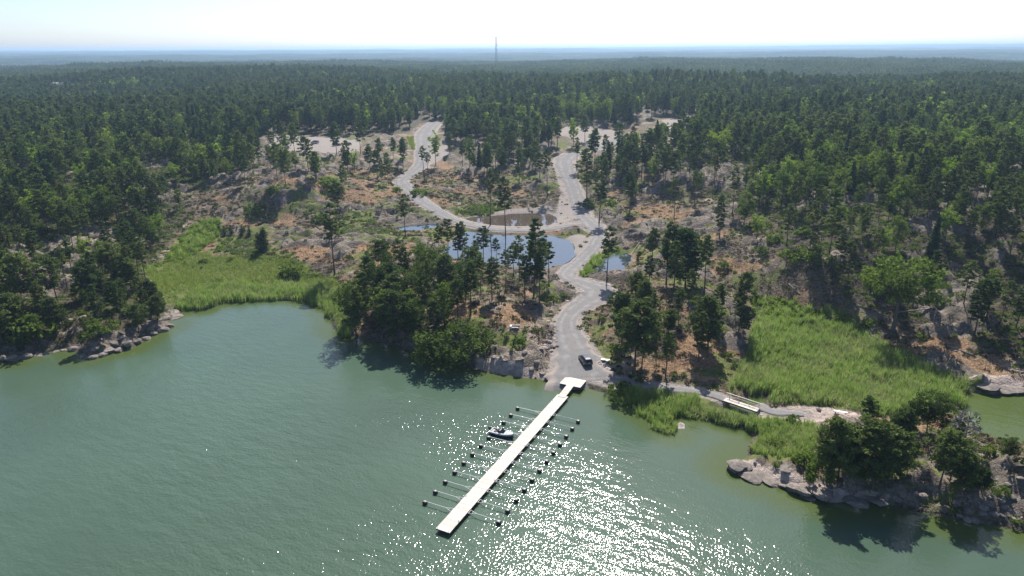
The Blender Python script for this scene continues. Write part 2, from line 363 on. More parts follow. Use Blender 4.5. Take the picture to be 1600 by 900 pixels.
MT['reed'] = foliage('reed_blades', (.16, .265, .052), (.255, .335, .080), .47, .3)
MT['reedtip'] = foliage('pale_reed_blades', (.32, .33, .16), (.38, .38, .2), .4, .3)
MT['grass'] = foliage('grass_blades', (.17, .25, .045), (.23, .29, .065), .45, .3)
MT['fern'] = foliage('fern_fronds', (.15, .22, .06), (.22, .28, .10), .42, .3)
MT['heath'] = foliage('heath_twigs', (.10, .075, .045), (.10, .10, .04), .15, .4)
MT['straw'] = foliage('dry_grass_blades', (.33, .25, .14), (.30, .18, .09), .25, .3)
MT['twig'] = foliage('grey_brushwood', (.20, .165, .14), (.28, .24, .21), .0, .4)
def bark(name, low, high):
    m, n, l, b = new_mat(name)
    t = n.new('ShaderNodeTexCoord'); s = n.new('ShaderNodeSeparateXYZ'); l.new(t.outputs['Object'], s.inputs[0])
    mr = n.new('ShaderNodeMapRange'); mr.inputs['From Min'].default_value = 3; mr.inputs['From Max'].default_value = 12; l.new(s.outputs['Z'], mr.inputs['Value'])
    mx = n.new('ShaderNodeMix'); mx.data_type = 'RGBA'; mx.inputs['A'].default_value = (*low, 1); mx.inputs['B'].default_value = (*high, 1)
    l.new(mr.outputs['Result'], mx.inputs['Factor']); l.new(mx.outputs['Result'], b.inputs['Base Color']); b.inputs['Roughness'].default_value = .9
    return m
MT['bark'] = bark('pine_bark', (.10, .075, .06), (.24, .13, .07))
MT['bark2'] = bark('grey_bark', (.12, .105, .09), (.16, .14, .12))
MT['barkdead'] = bark('bleached_bark', (.25, .24, .23), (.3, .29, .28))

def nz_node(n, l, pos, scale, detail=4, rough=.55, sx=1, sy=1):
    mp = n.new('ShaderNodeMapping'); mp.inputs['Scale'].default_value = (scale * sx, scale * sy, scale); l.new(pos, mp.inputs['Vector'])
    x = n.new('ShaderNodeTexNoise'); x.inputs['Scale'].default_value = 1; x.inputs['Detail'].default_value = detail; x.inputs['Roughness'].default_value = rough
    l.new(mp.outputs[0], x.inputs['Vector']); return x.outputs['Fac']
def ramp(n, l, v, a, b):
    mr = n.new('ShaderNodeMapRange'); mr.interpolation_type = 'SMOOTHSTEP'; mr.inputs['From Min'].default_value = a; mr.inputs['From Max'].default_value = b
    l.new(v, mr.inputs['Value']); return mr.outputs['Result']
def mixc(n, l, f, A, B):
    mx = n.new('ShaderNodeMix'); mx.data_type = 'RGBA'
    if isinstance(f, float): mx.inputs['Factor'].default_value = f
    else: l.new(f, mx.inputs['Factor'])
    for s, c in (('A', A), ('B', B)):
        if isinstance(c, tuple): mx.inputs[s].default_value = (*c, 1)
        else: l.new(c, mx.inputs[s])
    return mx.outputs['Result']
def math_n(n, l, op, a, b):
    x = n.new('ShaderNodeMath'); x.operation = op
    for i, v in enumerate((a, b)):
        if isinstance(v, (int, float)): x.inputs[i].default_value = v
        else: l.new(v, x.inputs[i])
    return x.outputs[0]
def rock_colour(n, l, pos):
    a = nz_node(n, l, pos, .45, 6, .65); b = nz_node(n, l, pos, 2.2, 5, .6); c = nz_node(n, l, pos, .12, 3)
    col = mixc(n, l, ramp(n, l, a, .35, .68), (.085, .075, .062), (.25, .208, .168))
    col = mixc(n, l, ramp(n, l, c, .45, .65), col, mixc(n, l, ramp(n, l, b, .4, .6), (.15, .13, .108), (.34, .272, .215)))
    v = n.new('ShaderNodeTexVoronoi'); v.feature = 'DISTANCE_TO_EDGE'; v.inputs['Scale'].default_value = .42
    wp = n.new('ShaderNodeVectorMath'); wp.operation = 'ADD'; wn = n.new('ShaderNodeTexNoise'); wn.inputs['Scale'].default_value = .6; l.new(pos, wn.inputs['Vector']); ws = n.new('ShaderNodeVectorMath'); ws.operation = 'SCALE'; ws.inputs['Scale'].default_value = 3.0; l.new(wn.outputs['Color'], ws.inputs[0]); l.new(pos, wp.inputs[0]); l.new(ws.outputs[0], wp.inputs[1])
    l.new(wp.outputs[0], v.inputs['Vector'])
    col = mixc(n, l, math_n(n, l, 'MULTIPLY', ramp(n, l, v.outputs['Distance'], .04, .0), .6), col, (.06, .05, .045))
    fn = nz_node(n, l, pos, 1.3, 6, .75)
    col = mixc(n, l, math_n(n, l, 'MULTIPLY', ramp(n, l, fn, .52, .62), .75), col, (.075, .062, .045))
    return col, b
def ground_material():
    m, n, l, b = new_mat('heath_and_rock_ground')
    g = n.new('ShaderNodeNewGeometry'); pos = g.outputs['Position']
    def att(name):
        a = n.new('ShaderNodeAttribute'); a.attribute_name = name; return a.outputs['Fac']
    e1 = nz_node(n, l, pos, .5, 5, .65); e2 = nz_node(n, l, pos, .11, 4, .6); e3 = nz_node(n, l, pos, 1.6, 4, .65); e4 = nz_node(n, l, pos, 4.5, 3, .6)
    def mask(name, ns=e1, k=.8, lo=.38, hi=.62):
        s = math_n(n, l, 'MULTIPLY', math_n(n, l, 'SUBTRACT', ns, .5), k)
        return ramp(n, l, math_n(n, l, 'ADD', att(name), s), lo, hi)
    rock, rb = rock_colour(n, l, pos)
    heath = mixc(n, l, ramp(n, l, e3, .38, .62), (.085, .062, .040), (.20, .155, .11))
    heath = mixc(n, l, ramp(n, l, e1, .50, .62), heath, (.085, .088, .034))
    heath = mixc(n, l, ramp(n, l, e2, .52, .66), heath, mixc(n, l, ramp(n, l, e4, .4, .6), (.26, .20, .15), (.38, .32, .27)))
    floor = mixc(n, l, ramp(n, l, e1, .42, .6), (.055, .045, .030), (.10, .085, .05))
    floor = mixc(n, l, ramp(n, l, e2, .5, .62), floor, (.07, .075, .03))
    col = mixc(n, l, mask('floor'), heath, floor)
    dry = mixc(n, l, ramp(n, l, e3, .35, .65), (.17, .10, .055), (.33, .215, .125))
    col = mixc(n, l, mask('dry', e3), col, dry)
    col = mixc(n, l, mask('rock', e3, .9), col, rock)
    pink = mixc(n, l, ramp(n, l, e3, .35, .7), mixc(n, l, ramp(n, l, e1, .4, .6), (.30, .24, .215), (.42, .33, .28)), (.52, .43, .37))
    pv = n.new('ShaderNodeTexVoronoi'); pv.feature = 'DISTANCE_TO_EDGE'; pv.inputs['Scale'].default_value = .28; l.new(pos, pv.inputs['Vector'])
    pink = mixc(n, l, math_n(n, l, 'MULTIPLY', ramp(n, l, pv.outputs['Distance'], .02, .0), .35), pink, (.09, .075, .065))
    col = mixc(n, l, mask('pink', e1, 1.0, .45, .6), col, pink)
    grn = mixc(n, l, ramp(n, l, e1, .35, .65), (.085, .115, .026), (.15, .165, .045))
    col = mixc(n, l, mask('green', e1), col, grn)
    grv = mixc(n, l, ramp(n, l, e4, .3, .7), (.22, .195, .178), (.35, .31, .28))
    grv = mixc(n, l, ramp(n, l, e1, .52, .68), grv, (.34, .27, .215))
    col = mixc(n, l, mask('gravel', e3, .7), col, grv)
    mud = mixc(n, l, ramp(n, l, e3, .4, .6), (.05, .045, .03), (.13, .11, .08))
    col = mixc(n, l, math_n(n, l, 'MULTIPLY', mask('mud', e3, .5), math_n(n, l, 'SUBTRACT', 1.0, att('pink'))), col, mud)
    l.new(col, b.inputs['Base Color']); b.inputs['Roughness'].default_value = .92; b.inputs['Specular IOR Level'].default_value = .25
    bp = n.new('ShaderNodeBump'); bp.inputs['Strength'].default_value = .9; bp.inputs['Distance'].default_value = .5
    l.new(math_n(n, l, 'ADD', e3, math_n(n, l, 'MULTIPLY', e4, .4)), bp.inputs['Height']); l.new(bp.outputs[0], b.inputs['Normal'])
    return m
def gravel_material(name, track=True):
    m, n, l, b = new_mat(name)
    g = n.new('ShaderNodeNewGeometry'); pos = g.outputs['Position']
    e = nz_node(n, l, pos, 6, 4, .7); f = nz_node(n, l, pos, .35, 5, .6)
    col = mixc(n, l, ramp(n, l, e, .3, .7), (.155, .149, .147), (.24, .232, .228))
    col = mixc(n, l, ramp(n, l, f, .45, .65), col, (.23, .21, .195))
    pt = nz_node(n, l, pos, 1.1, 4, .65)
    col = mixc(n, l, math_n(n, l, 'MULTIPLY', ramp(n, l, pt, .55, .68), .6), col, (.14, .13, .125))
    if track:
        a = n.new('ShaderNodeAttribute'); a.attribute_name = 'across'
        x = math_n(n, l, 'ABSOLUTE', a.outputs['Fac'], 0)
        wv = ramp(n, l, math_n(n, l, 'ABSOLUTE', math_n(n, l, 'SUBTRACT', x, .42), 0), .22, .05)
        col = mixc(n, l, math_n(n, l, 'MULTIPLY', math_n(n, l, 'MULTIPLY', wv, ramp(n, l, f, .35, .6)), .6), col, (.29, .28, .275))
        col = mixc(n, l, ramp(n, l, math_n(n, l, 'ADD', x, math_n(n, l, 'MULTIPLY', math_n(n, l, 'SUBTRACT', f, .5), .5)), .78, 1.0), col, (.31, .265, .235))
    l.new(col, b.inputs['Base Color']); b.inputs['Roughness'].default_value = .95; b.inputs['Specular IOR Level'].default_value = .2
    bp = n.new('ShaderNodeBump'); bp.inputs['Strength'].default_value = .5; bp.inputs['Distance'].default_value = .15; l.new(e, bp.inputs['Height']); l.new(bp.outputs[0], b.inputs['Normal'])
    return m
def water_material(name, body, waves=1.0, rough=.035, ior=1.333):
    m, n, l, b = new_mat(name)
    g = n.new('ShaderNodeNewGeometry'); pos = g.outputs['Position']
    b.inputs['Roughness'].default_value = rough; b.inputs['IOR'].default_value = ior
    c = nz_node(n, l, pos, .02, 3)
    col = mixc(n, l, ramp(n, l, c, .3, .7), tuple(v * .88 for v in body), tuple(v * 1.12 for v in body))
    if name == 'lake_water':      # olive bottom seen through the shallows
        sh = n.new('ShaderNodeAttribute'); sh.attribute_name = 'shallow'
        sv = math_n(n, l, 'ADD', sh.outputs['Fac'], math_n(n, l, 'MULTIPLY', math_n(n, l, 'SUBTRACT', nz_node(n, l, pos, .09, 4), .5), .5))
        col = mixc(n, l, ramp(n, l, sv, .3, 1.0), col, (.066, .092, .026))
    l.new(col, b.inputs['Base Color'])
    if waves:
        def rot(ang):
            mp = n.new('ShaderNodeMapping'); mp.inputs['Rotation'].default_value = (0, 0, ang); l.new(pos, mp.inputs['Vector']); return mp.outputs[0]
        swell = nz_node(n, l, rot(R(28)), .60, 2, .5, .5, 1.0)
        rip = nz_node(n, l, rot(R(12)), 2.7, 1, .5, 1.0, .78)
        fine = nz_node(n, l, rot(R(-25)), 4.6, 1, .5, .8, 1.0)
        gust = nz_node(n, l, pos, .035, 3, .5)
        hgt = math_n(n, l, 'ADD', math_n(n, l, 'MULTIPLY', swell, .26), math_n(n, l, 'ADD', math_n(n, l, 'MULTIPLY', rip, .102), math_n(n, l, 'MULTIPLY', fine, .022)))
        bp = n.new('ShaderNodeBump'); bp.inputs['Distance'].default_value = 1.0
        stg = math_n(n, l, 'MULTIPLY', ramp(n, l, gust, .12, .66), waves)
        if name == 'lake_water':      # sheltered water near the shore lies calmer
            ca = n.new('ShaderNodeAttribute'); ca.attribute_name = 'calm'; stg = math_n(n, l, 'MULTIPLY', stg, math_n(n, l, 'SUBTRACT', 1.0, math_n(n, l, 'MULTIPLY', ca.outputs['Fac'], .72)))
        l.new(stg, bp.inputs['Strength'])
        l.new(hgt, bp.inputs['Height']); l.new(bp.outputs[0], b.inputs['Normal'])
    return m
MT['ground'] = ground_material(); MT['gravel'] = gravel_material('road_gravel')
MT['lake'] = water_material('lake_water', (.066, .108, .073), .95, .085)
MT['lagoon'] = water_material('lagoon_water', (.075, .105, .028), .4)
MT['pond'] = water_material('pond_water', (.035, .048, .05), .015, .0, 2.4)
MT['brownpond'] = water_material('brown_pond_water', (.095, .072, .056), .02, .0, 1.8)

# ------------------------------------------------------------------ mesh and object helpers
C = sc.collection
def tag(o, label=None, cat=None, group=None, kind=None):
    if label: o['label'] = label
    if cat: o['category'] = cat
    if group: o['group'] = group
    if kind: o['kind'] = kind
    return o
def np_mesh(name, V, Fs, mats=(), midx=None, smooth_=False):
    me = bpy.data.meshes.new(name); V = np.asarray(V, np.float32); Fs = np.asarray(Fs, np.int32); k = Fs.shape[1]
    me.vertices.add(len(V)); me.vertices.foreach_set('co', V.ravel())
    me.loops.add(Fs.size); me.loops.foreach_set('vertex_index', Fs.ravel())
    me.polygons.add(len(Fs)); me.polygons.foreach_set('loop_start', np.arange(0, Fs.size, k, dtype=np.int32))
    try: me.polygons.foreach_set('loop_total', np.full(len(Fs), k, np.int32))
    except Exception: pass
    for m in mats: me.materials.append(m)
    if midx is not None: me.polygons.foreach_set('material_index', np.asarray(midx, np.int32))
    if smooth_: me.polygons.foreach_set('use_smooth', np.ones(len(Fs), bool))
    me.update(calc_edges=True); me.validate()
    return me
def obj(name, me, parent=None, loc=(0, 0, 0), rotz=0, link=True):
    o = bpy.data.objects.new(name, me)
    if link: C.objects.link(o)
    o.location = loc; o.rotation_euler = (0, 0, rotz)
    if parent: o.parent = parent
    return o
def empty(name, loc, rotz=0): return obj(name, None, None, loc, rotz)
class MB:
    def __init__(s): s.v = []; s.f = []; s.m = []
    def add(s, v, f, m=0):
        k = len(s.v); s.v += [tuple(p) for p in v]; s.f += [tuple(i + k for i in q) for q in f]; s.m += [m] * len(f); return s
    def box(s, c, d, rz=0, m=0, tilt=0):
        x, y, z = d[0] / 2, d[1] / 2, d[2] / 2; ca, sa = math.cos(rz), math.sin(rz); ct, st = math.cos(tilt), math.sin(tilt); v = []
        for a in (-1, 1):
            for b in (-1, 1):
                for e in (-1, 1):
                    X, Y, Zz = a * x, b * y, e * z
                    X, Zz = X * ct - Zz * st, X * st + Zz * ct
                    v.append((c[0] + X * ca - Y * sa, c[1] + X * sa + Y * ca, c[2] + Zz))
        return s.add(v, [(0, 1, 3, 2), (4, 6, 7, 5), (0, 4, 5, 1), (2, 3, 7, 6), (0, 2, 6, 4), (1, 5, 7, 3)], m)
    def tube(s, p, q, r0, r1=None, n=6, m=0, caps=True):
        p = Vector(p); q = Vector(q); r1 = r0 if r1 is None else r1; d = (q - p).normalized()
        a = d.orthogonal().normalized(); b = d.cross(a); v = []
        for c, r in ((p, r0), (q, r1)):
            for i in range(n):
                t = 2 * math.pi * i / n; v.append(tuple(c + a * math.cos(t) * r + b * math.sin(t) * r))
        f = [(i, (i + 1) % n, n + (i + 1) % n, n + i) for i in range(n)]
        if caps: f += [tuple(range(n - 1, -1, -1)), tuple(range(n, 2 * n))]
        return s.add(v, f, m)
    def loft(s, rings, m=0, caps=True, closed=True):
        n = len(rings[0]); v = [p for r in rings for p in r]; f = []
        for j in range(len(rings) - 1):
            for i in range(n if closed else n - 1):
                a = j * n + i; b = j * n + (i + 1) % n; f.append((a, b, b + n, a + n))
        if caps: f += [tuple(range(n - 1, -1, -1)), tuple(range((len(rings) - 1) * n, len(rings) * n))]
        return s.add(v, f, m)
    def mesh(s, name, mats, smooth_=False):
        me = bpy.data.meshes.new(name); me.from_pydata(s.v, [], s.f)
        for m in (mats if isinstance(mats, (list, tuple)) else [mats]): me.materials.append(m)
        me.polygons.foreach_set('material_index', s.m)
        if smooth_: me.polygons.foreach_set('use_smooth', [True] * len(s.f))
        me.update(); return me
    def build(s, name, mats, parent=None, loc=(0, 0, 0), rotz=0, smooth_=False): return obj(name, s.mesh(name, mats, smooth_), parent, loc, rotz)

# ------------------------------------------------------------------ the ground
def axis(lo, hi, step, far_lo, far_hi, g=1.05):
    a = list(np.arange(lo, hi + .01, step)); s = step
    while a[-1] < far_hi: s *= g; a.append(a[-1] + s)
    s = step; b = [a[0]]
    while b[-1] > far_lo: s *= g; b.append(b[-1] - s)
    return np.array(b[:0:-1] + a)
gx = axis(-150, 150, .9, -14500, 14500); gy = axis(62, 300, .9, -900, 14500)
GX, GY = np.meshgrid(gx, gy)
hv, masks = ground(GX, GY)
nx, ny = len(gx), len(gy)
ii = (np.arange(ny - 1)[:, None] * nx + np.arange(nx - 1)).ravel()
me = np_mesh('terrain', np.column_stack([GX.ravel(), GY.ravel(), hv]), np.column_stack([ii, ii + 1, ii + 1 + nx, ii + nx]), [MT['ground']], None, True)
for k, v in masks.items():
    a = me.attributes.new(k, 'FLOAT', 'POINT'); a.data.foreach_set('value', v.astype(np.float32))
tag(obj('terrain', me), 'rocky heath and forest ground rising from the lake', kind='structure')
def sheet(name, poly, z, mat, label):
    me = bpy.data.meshes.new(name); me.from_pydata([(x, y, z) for x, y in poly], [], [tuple(range(len(poly)))]); me.materials.append(mat); me.update()
    return tag(obj(name, me), label, kind='structure')
wx = axis(-150, 150, 2.5, -2600, 2600, 1.12); wy = axis(60, 175, 2.5, -1600, 175, 1.12); wy = wy[wy <= 175.1]
WX, WY = np.meshgrid(wx, wy); dsh = sdf(WX.ravel(), WY.ravel(), lake)
ii = (np.arange(len(wy) - 1)[:, None] * len(wx) + np.arange(len(wx) - 1)).ravel()
me = np_mesh('lake_water', np.column_stack([WX.ravel(), WY.ravel(), np.zeros(WX.size)]), np.column_stack([ii, ii + 1, ii + 1 + len(wx), ii + len(wx)]), [MT['lake']], None, True)
a = me.attributes.new('shallow', 'FLOAT', 'POINT'); a.data.foreach_set('value', smooth(12, 0, dsh).astype(np.float32))
a = me.attributes.new('calm', 'FLOAT', 'POINT'); a.data.foreach_set('value', smooth(24, 4, dsh + 7 * (fbm(WX.ravel() / 14, WY.ravel() / 14, 3, 77) - .5)).astype(np.float32))
tag(obj('lake_water', me), 'green rippled lake water around the jetty', kind='structure')
sheet('lagoon_water', [(p[0], p[1]) for p in lagoon], 0.02, MT['lagoon'], 'shallow green lagoon water behind the wooded islet')
for k, lab in (('main', 'large pond mirroring the sky below the gravel track'), ('upper', 'brown muddy pond above the gravel track'), ('left', 'small narrow pond beside the track bend'), ('right', 'small round pond beside the gravel road')):
    pp = np.array(pond_poly[k]); c = pp.mean(0); pp = c + (pp - c) * 1.04
    sheet('pond_water', [tuple(p) for p in pp], PONDS[k][1], MT['brownpond'] if k == 'upper' else MT['pond'], lab)
def road_sheet(name, key, label, dz=0.0):
    P = road_path[key]
    if key == 'gravel_road':      # the landing slopes down into the water
        d0 = P[0, :2] - P[3, :2]; d0 = d0 / np.linalg.norm(d0)
        P = np.vstack([[*(P[0, :2] + d0 * 2.6), P[0, 2] * .92, -.35], [*(P[0, :2] + d0 * 1.1), P[0, 2] * .97, P[0, 3] * .55], P])
    n = len(P)
    t = np.gradient(P[:, :2], axis=0); t /= np.linalg.norm(t, axis=1)[:, None]; nr = np.column_stack([-t[:, 1], t[:, 0]])
    cross = [(-1.12, -.45), (-1, -.05), (-.66, .0), (-.33, .03), (0, .05), (.33, .03), (.66, 0), (1, -.05), (1.12, -.45)]
    V = []; A = []
    edge = 1 + .26 * (fbm(P[:, 0] / 2.2, P[:, 1] / 2.2, 3, 5) - .5) * 2
    for o, d in cross:
        V.append(np.column_stack([P[:, 0] + nr[:, 0] * P[:, 2] * o * edge, P[:, 1] + nr[:, 1] * P[:, 2] * o * edge, P[:, 3] + d + dz])); A.append(np.full(n, o))
    k = len(cross); V = np.stack(V, 1).reshape(-1, 3); A = np.stack(A, 1).ravel()
    i = (np.arange(n - 1)[:, None] * k + np.arange(k - 1)).ravel()
    me = np_mesh(name, V, np.column_stack([i, i + 1, i + 1 + k, i + k]), [MT['gravel']], None, True)
    a = me.attributes.new('across', 'FLOAT', 'POINT'); a.data.foreach_set('value', A.astype(np.float32))
    tag(obj(name, me), label, kind='structure')
road_sheet('gravel_road', 'gravel_road', 'grey gravel road winding from the jetty up the hill', .004)
road_sheet('gravel_track', 'gravel_track', 'gravel track passing between the ponds and climbing left', .0)
road_sheet('footpath', 'footpath', 'narrow gravel footpath from the landing to the footbridge', -.004)
road_sheet('footpath', 'footpath_far', 'short gravel footpath beyond the footbridge', -.004)

# ------------------------------------------------------------------ plants: meshes
def tri_cloud(rg, cen, rad, per, size, flatten=.6, lift=.0, elong=1.5):
    """small leaf or needle-spray triangles spread through blobs"""
    cen = np.asarray(cen, float); rad = np.asarray(rad, float)
    N = len(cen) * per
    d = rg.normal(size=(N, 3)); d /= np.linalg.norm(d, axis=1)[:, None]
    rr = rg.random(N) ** .45
    p = np.repeat(cen, per, 0) + d * rr[:, None] * np.repeat(rad, per)[:, None] * np.array([1, 1, flatten])
    u = rg.normal(size=(N, 3)) + d * .6; u[:, 2] = u[:, 2] * .7 + lift; u /= np.linalg.norm(u, axis=1)[:, None]
    v = np.cross(u, rg.normal(size=(N, 3))); v /= np.linalg.norm(v, axis=1)[:, None]
    s = size * (.6 + .8 * rg.random(N))[:, None]
    V = np.stack([p + u * s * elong * .6, p - u * s * .4 + v * s * .5, p - u * s * .4 - v * s * .5], 1).reshape(-1, 3)
    return V, np.arange(len(V)).reshape(-1, 3)
def tube_np(path, rad, n=6):
    path = np.asarray(path, float); V = []; F = []
    for j, (p, r) in enumerate(zip(path, rad)):
        for i in range(n):
            t = 2 * math.pi * i / n; V.append((p[0] + r * math.cos(t), p[1] + r * math.sin(t), p[2]))
    for j in range(len(path) - 1):
        for i in range(n):
            a = j * n + i; b = j * n + (i + 1) % n; F += [(a, b, b + n), (a, b + n, a + n)]
    return np.array(V), np.array(F)
def limb(p, q, r, n=3):
    p = np.array(p); q = np.array(q); d = q - p; d = d / np.linalg.norm(d); a = np.cross(d, [0, 0, 1.0]); a /= np.linalg.norm(a) + 1e-9; b = np.cross(a, d)
    V = [p + r * (a * math.cos(2 * math.pi * i / n) + b * math.sin(2 * math.pi * i / n)) for i in range(n)] + [q]
    return np.array(V), np.array([(i, (i + 1) % n, n) for i in range(n)])
def join(parts):
    V = []; F = []; k = 0
    for v, f in parts:
        V.append(v); F.append(np.asarray(f) + k); k += len(v)
    return np.concatenate(V), np.concatenate(F)
def trunk_parts(rg, h, r, bend, lean=0.0, seg=8):
    t = np.linspace(0, 1, seg); ph = rg.random() * 6.28
    x = bend * np.sin(t * 2.6 + ph) - bend * math.sin(ph); y = bend * np.cos(t * 2.1 + ph) - bend * math.cos(ph)
    path = np.column_stack([x + lean * t * h, y, t * h]); path[0, 2] = -.5
    rad = r * (1 - .86 * t) ; rad[0] = r * 1.35
    return path, rad
def pine(seed, h=18.0, base=.45, rad=2.5, per=26, size=.42, puffs=1.0, twigs=True, r=.19, dense=1.0):
    rg = np.random.default_rng(seed)
    path, tr = trunk_parts(rg, h, r, .25)
    T = [tube_np(path, tr, 6)]; cen = []; cr = []
    def axis_at(z): return np.array([np.interp(z, path[:, 2], path[:, 0]), np.interp(z, path[:, 2], path[:, 1]), z])
    z = h * base; ph = rg.random() * 6.28; lop = rg.random() * 6.28
    while z < h - .2:
        t = (z - h * base) / (h * (1 - base))
        prof = (.5 + .5 * math.sin(math.pi * (.12 + .72 * t))) * (1.0 if t < .5 else 1.0 - .72 * ((t - .5) / .5) ** 1.4)
        k = int(2 + 2.5 * rg.random() * dense + (1 if t > .3 else 0))
        for j in range(k):
            ph += 2.4 + rg.normal() * .5
            L = rad * prof * (.5 + .65 * rg.random()) * (1 + .25 * math.cos(ph - lop)); L = max(L, .35)
            up = .05 + .35 * t + rg.normal() * .12
            o = axis_at(z); e = o + np.array([math.cos(ph) * L, math.sin(ph) * L, up * L])
            if twigs and L > .8: T.append(limb(o, e, .05 + .02 * L))
            for q in ((.55, .95) if L > 1.2 else (.8,)):
                cen.append(o + (e - o) * (q + rg.normal() * .08) + rg.normal(size=3) * .12); cr.append((.42 + .30 * rg.random()) * (.75 + .25 * L / rad) * puffs * rad / 2.4)
        z += (.55 + .35 * rg.random()) * (h / 18)
    cen.append(axis_at(h - .3)); cr.append(.5 * puffs)
    for zz in (.25, .33, .40):      # dead stubs on the bare stem
        if base > .35 and twigs:
            a = rg.random() * 6.28; o = axis_at(h * zz); T.append(limb(o, o + np.array([math.cos(a), math.sin(a), .1]) * .8, .04))
    return join(T), tri_cloud(rg, cen, cr, per, size, .55, .25)
def spruce(seed, h=18.0, base=.08, rad=2.4, per=9, size=.5):
    rg = np.random.default_rng(seed); path, tr = trunk_parts(rg, h, .18, .05); T = [tube_np(path, tr, 6)]; cen = []; cr = []
    z = h * base
    while z < h:
        t = (z - h * base) / (h * (1 - base)); L = rad * (1 - t) ** .85 * (.8 + .3 * rg.random()) + .12
        k = max(3, int(7 * (1 - t) + 3))
        for j in range(k):
            a = 6.28 * (j + rg.random() * .7) / k; Lj = L * (.75 + .4 * rg.random())
            for q in np.arange(.3, 1.01, .34 if Lj > 1 else .7):
                cen.append((math.cos(a) * Lj * q, math.sin(a) * Lj * q, z - .22 * Lj * q)); cr.append(.28 + .16 * Lj)
        z += .6
    return join(T), tri_cloud(rg, cen, cr, per, size, .45, -.2)
def broad(seed, h=14.0, base=.25, rad=3.2, n=70, per=34, size=.34, r=.16, lean=0.0, puff=1.0):
    rg = np.random.default_rng(seed); path, tr = trunk_parts(rg, h * .9, r, .3, lean); T = [tube_np(path, tr, 6)]; cen = []; cr = []
    for i in range(n):
        d = rg.normal(size=3); d /= np.linalg.norm(d); q = rg.random() ** .4
        zc = h * (base + (1 - base) * .5); hz = h * (1 - base) * .5
        lob = 1 + .28 * math.sin(3 * math.atan2(d[1], d[0]) + seed) + .2 * rg.normal() * .6
        p = np.array([d[0] * rad * q * lob, d[1] * rad * q * lob, zc + d[2] * hz * q]) ; p[0] += lean * p[2]
        if d[2] < 0: p[:2] *= (1 + .45 * d[2])
        cen.append(p); cr.append((.55 + .45 * rg.random()) * puff * rad / 3.0)
        if i % 4 == 0:
            o = np.array([np.interp(p[2] * .75, path[:, 2], path[:, 0]), np.interp(p[2] * .75, path[:, 2], path[:, 1]), p[2] * .75]); T.append(limb(o, p, .07))
    return join(T), tri_cloud(rg, cen, cr, per, size, .8, .1)
def dead_tree(seed, h=9.0):
    rg = np.random.default_rng(seed); path, tr = trunk_parts(rg, h, .17, .2); T = [tube_np(path, tr, 6)]; cen = []; cr = []
    for i in range(46):
        z = h * (.3 + .68 * rg.random()); a = rg.random() * 6.28; L = 2.0 * (1.15 - z / h) + .5
        o = np.array([np.interp(z, path[:, 2], path[:, 0]), np.interp(z, path[:, 2], path[:, 1]), z]); e = o + np.array([math.cos(a) * L, math.sin(a) * L, .3 * L]); T.append(limb(o, e, .05))
        cen.append(e); cr.append(.5)
    return join(T), tri_cloud(rg, cen, cr, 7, .28, .7, .1, 2.5)
def low_bush(seed, h=2.0, rad=1.6, n=26, per=24, size=.22):
    rg = np.random.default_rng(seed); cen = []; cr = []; T = []
    for i in range(n):
        a = rg.random() * 6.28; q = rg.random() ** .5; z = h * (.15 + .75 * rg.random() * (1 - q * q * .6))
        p = np.array([math.cos(a) * rad * q, math.sin(a) * rad * q, z]); cen.append(p); cr.append(.35 * rad * (.7 + .5 * rg.random()) * .8)
        if i % 4 == 0: T.append(limb((0, 0, -.2), p, .05))
    return join(T), tri_cloud(rg, cen, cr, per, size, .8, .2)
def column(seed, h=3.5, rad=.6, n=26, per=26, size=.2):
    rg = np.random.default_rng(seed); T = [limb((0, 0, -.2), (0, 0, h * .8), .08)]; cen = []; cr = []
    for i in range(n):
        t = (i + .5) / n; a = i * 2.4; q = rad * (math.sin(math.pi * min(1, .22 + t * .8)) ** .6) * .55
        cen.append((math.cos(a) * q, math.sin(a) * q, h * t)); cr.append(.55 * rad + .08)
    return join(T), tri_cloud(rg, cen, cr, per, size, 1.0, .6)
KIND = {}   # kind -> list of (trunk mesh, crown mesh, nominal height)
def reg(kind, name, maker, variants, crown_mat, bark_mat):
    KIND[kind] = []
    for kw in variants:
        (tv, tf), (cv, cf) = maker(**kw)
        KIND[kind].append((np_mesh(name + '_trunk', tv, tf, [MT[bark_mat]], None, True), np_mesh(name + '_crown', cv, cf, [MT[crown_mat]]), kw.get('h')))
reg('pine', 'pine_tree', pine, [dict(seed=s, h=18.0, base=b, rad=rd * .98, per=34, size=.34, dense=1.2) for s, b, rd in ((1, .40, 2.5), (2, .46, 2.3), (3, .34, 2.7), (4, .52, 2.2), (5, .42, 2.9), (6, .30, 2.4))], 'pine', 'bark')
reg('tallpine', 'pine_tree', pine, [dict(seed=s, h=19.0, base=b, rad=rd, per=32, size=.34, puffs=.95) for s, b, rd in ((11, .56, 2.1), (12, .62, 2.2), (13, .50, 2.5))], 'pine', 'bark')
reg('smallpine', 'pine_tree', pine, [dict(seed=s, h=9.0, base=b, rad=rd, per=44, size=.24, puffs=.95, r=.13, dense=1.6) for s, b, rd in ((21, .24, 2.6), (22, .34, 2.3), (23, .22, 2.7), (24, .34, 3.0))], 'pine', 'bark')
reg('spruce', 'spruce_tree', spruce, [dict(seed=s, h=17.0, rad=rd) for s, rd in ((31, 2.3), (32, 2.0), (33, 2.6))], 'spruce', 'bark2')
reg('broad', 'broadleaf_tree', broad, [dict(seed=s, h=13.0, rad=rd, base=b, n=80, per=40, size=.3) for s, rd, b in ((41, 3.0, .16), (42, 2.6, .2), (43, 3.4, .14), (44, 2.3, .12))], 'leaf', 'bark2')
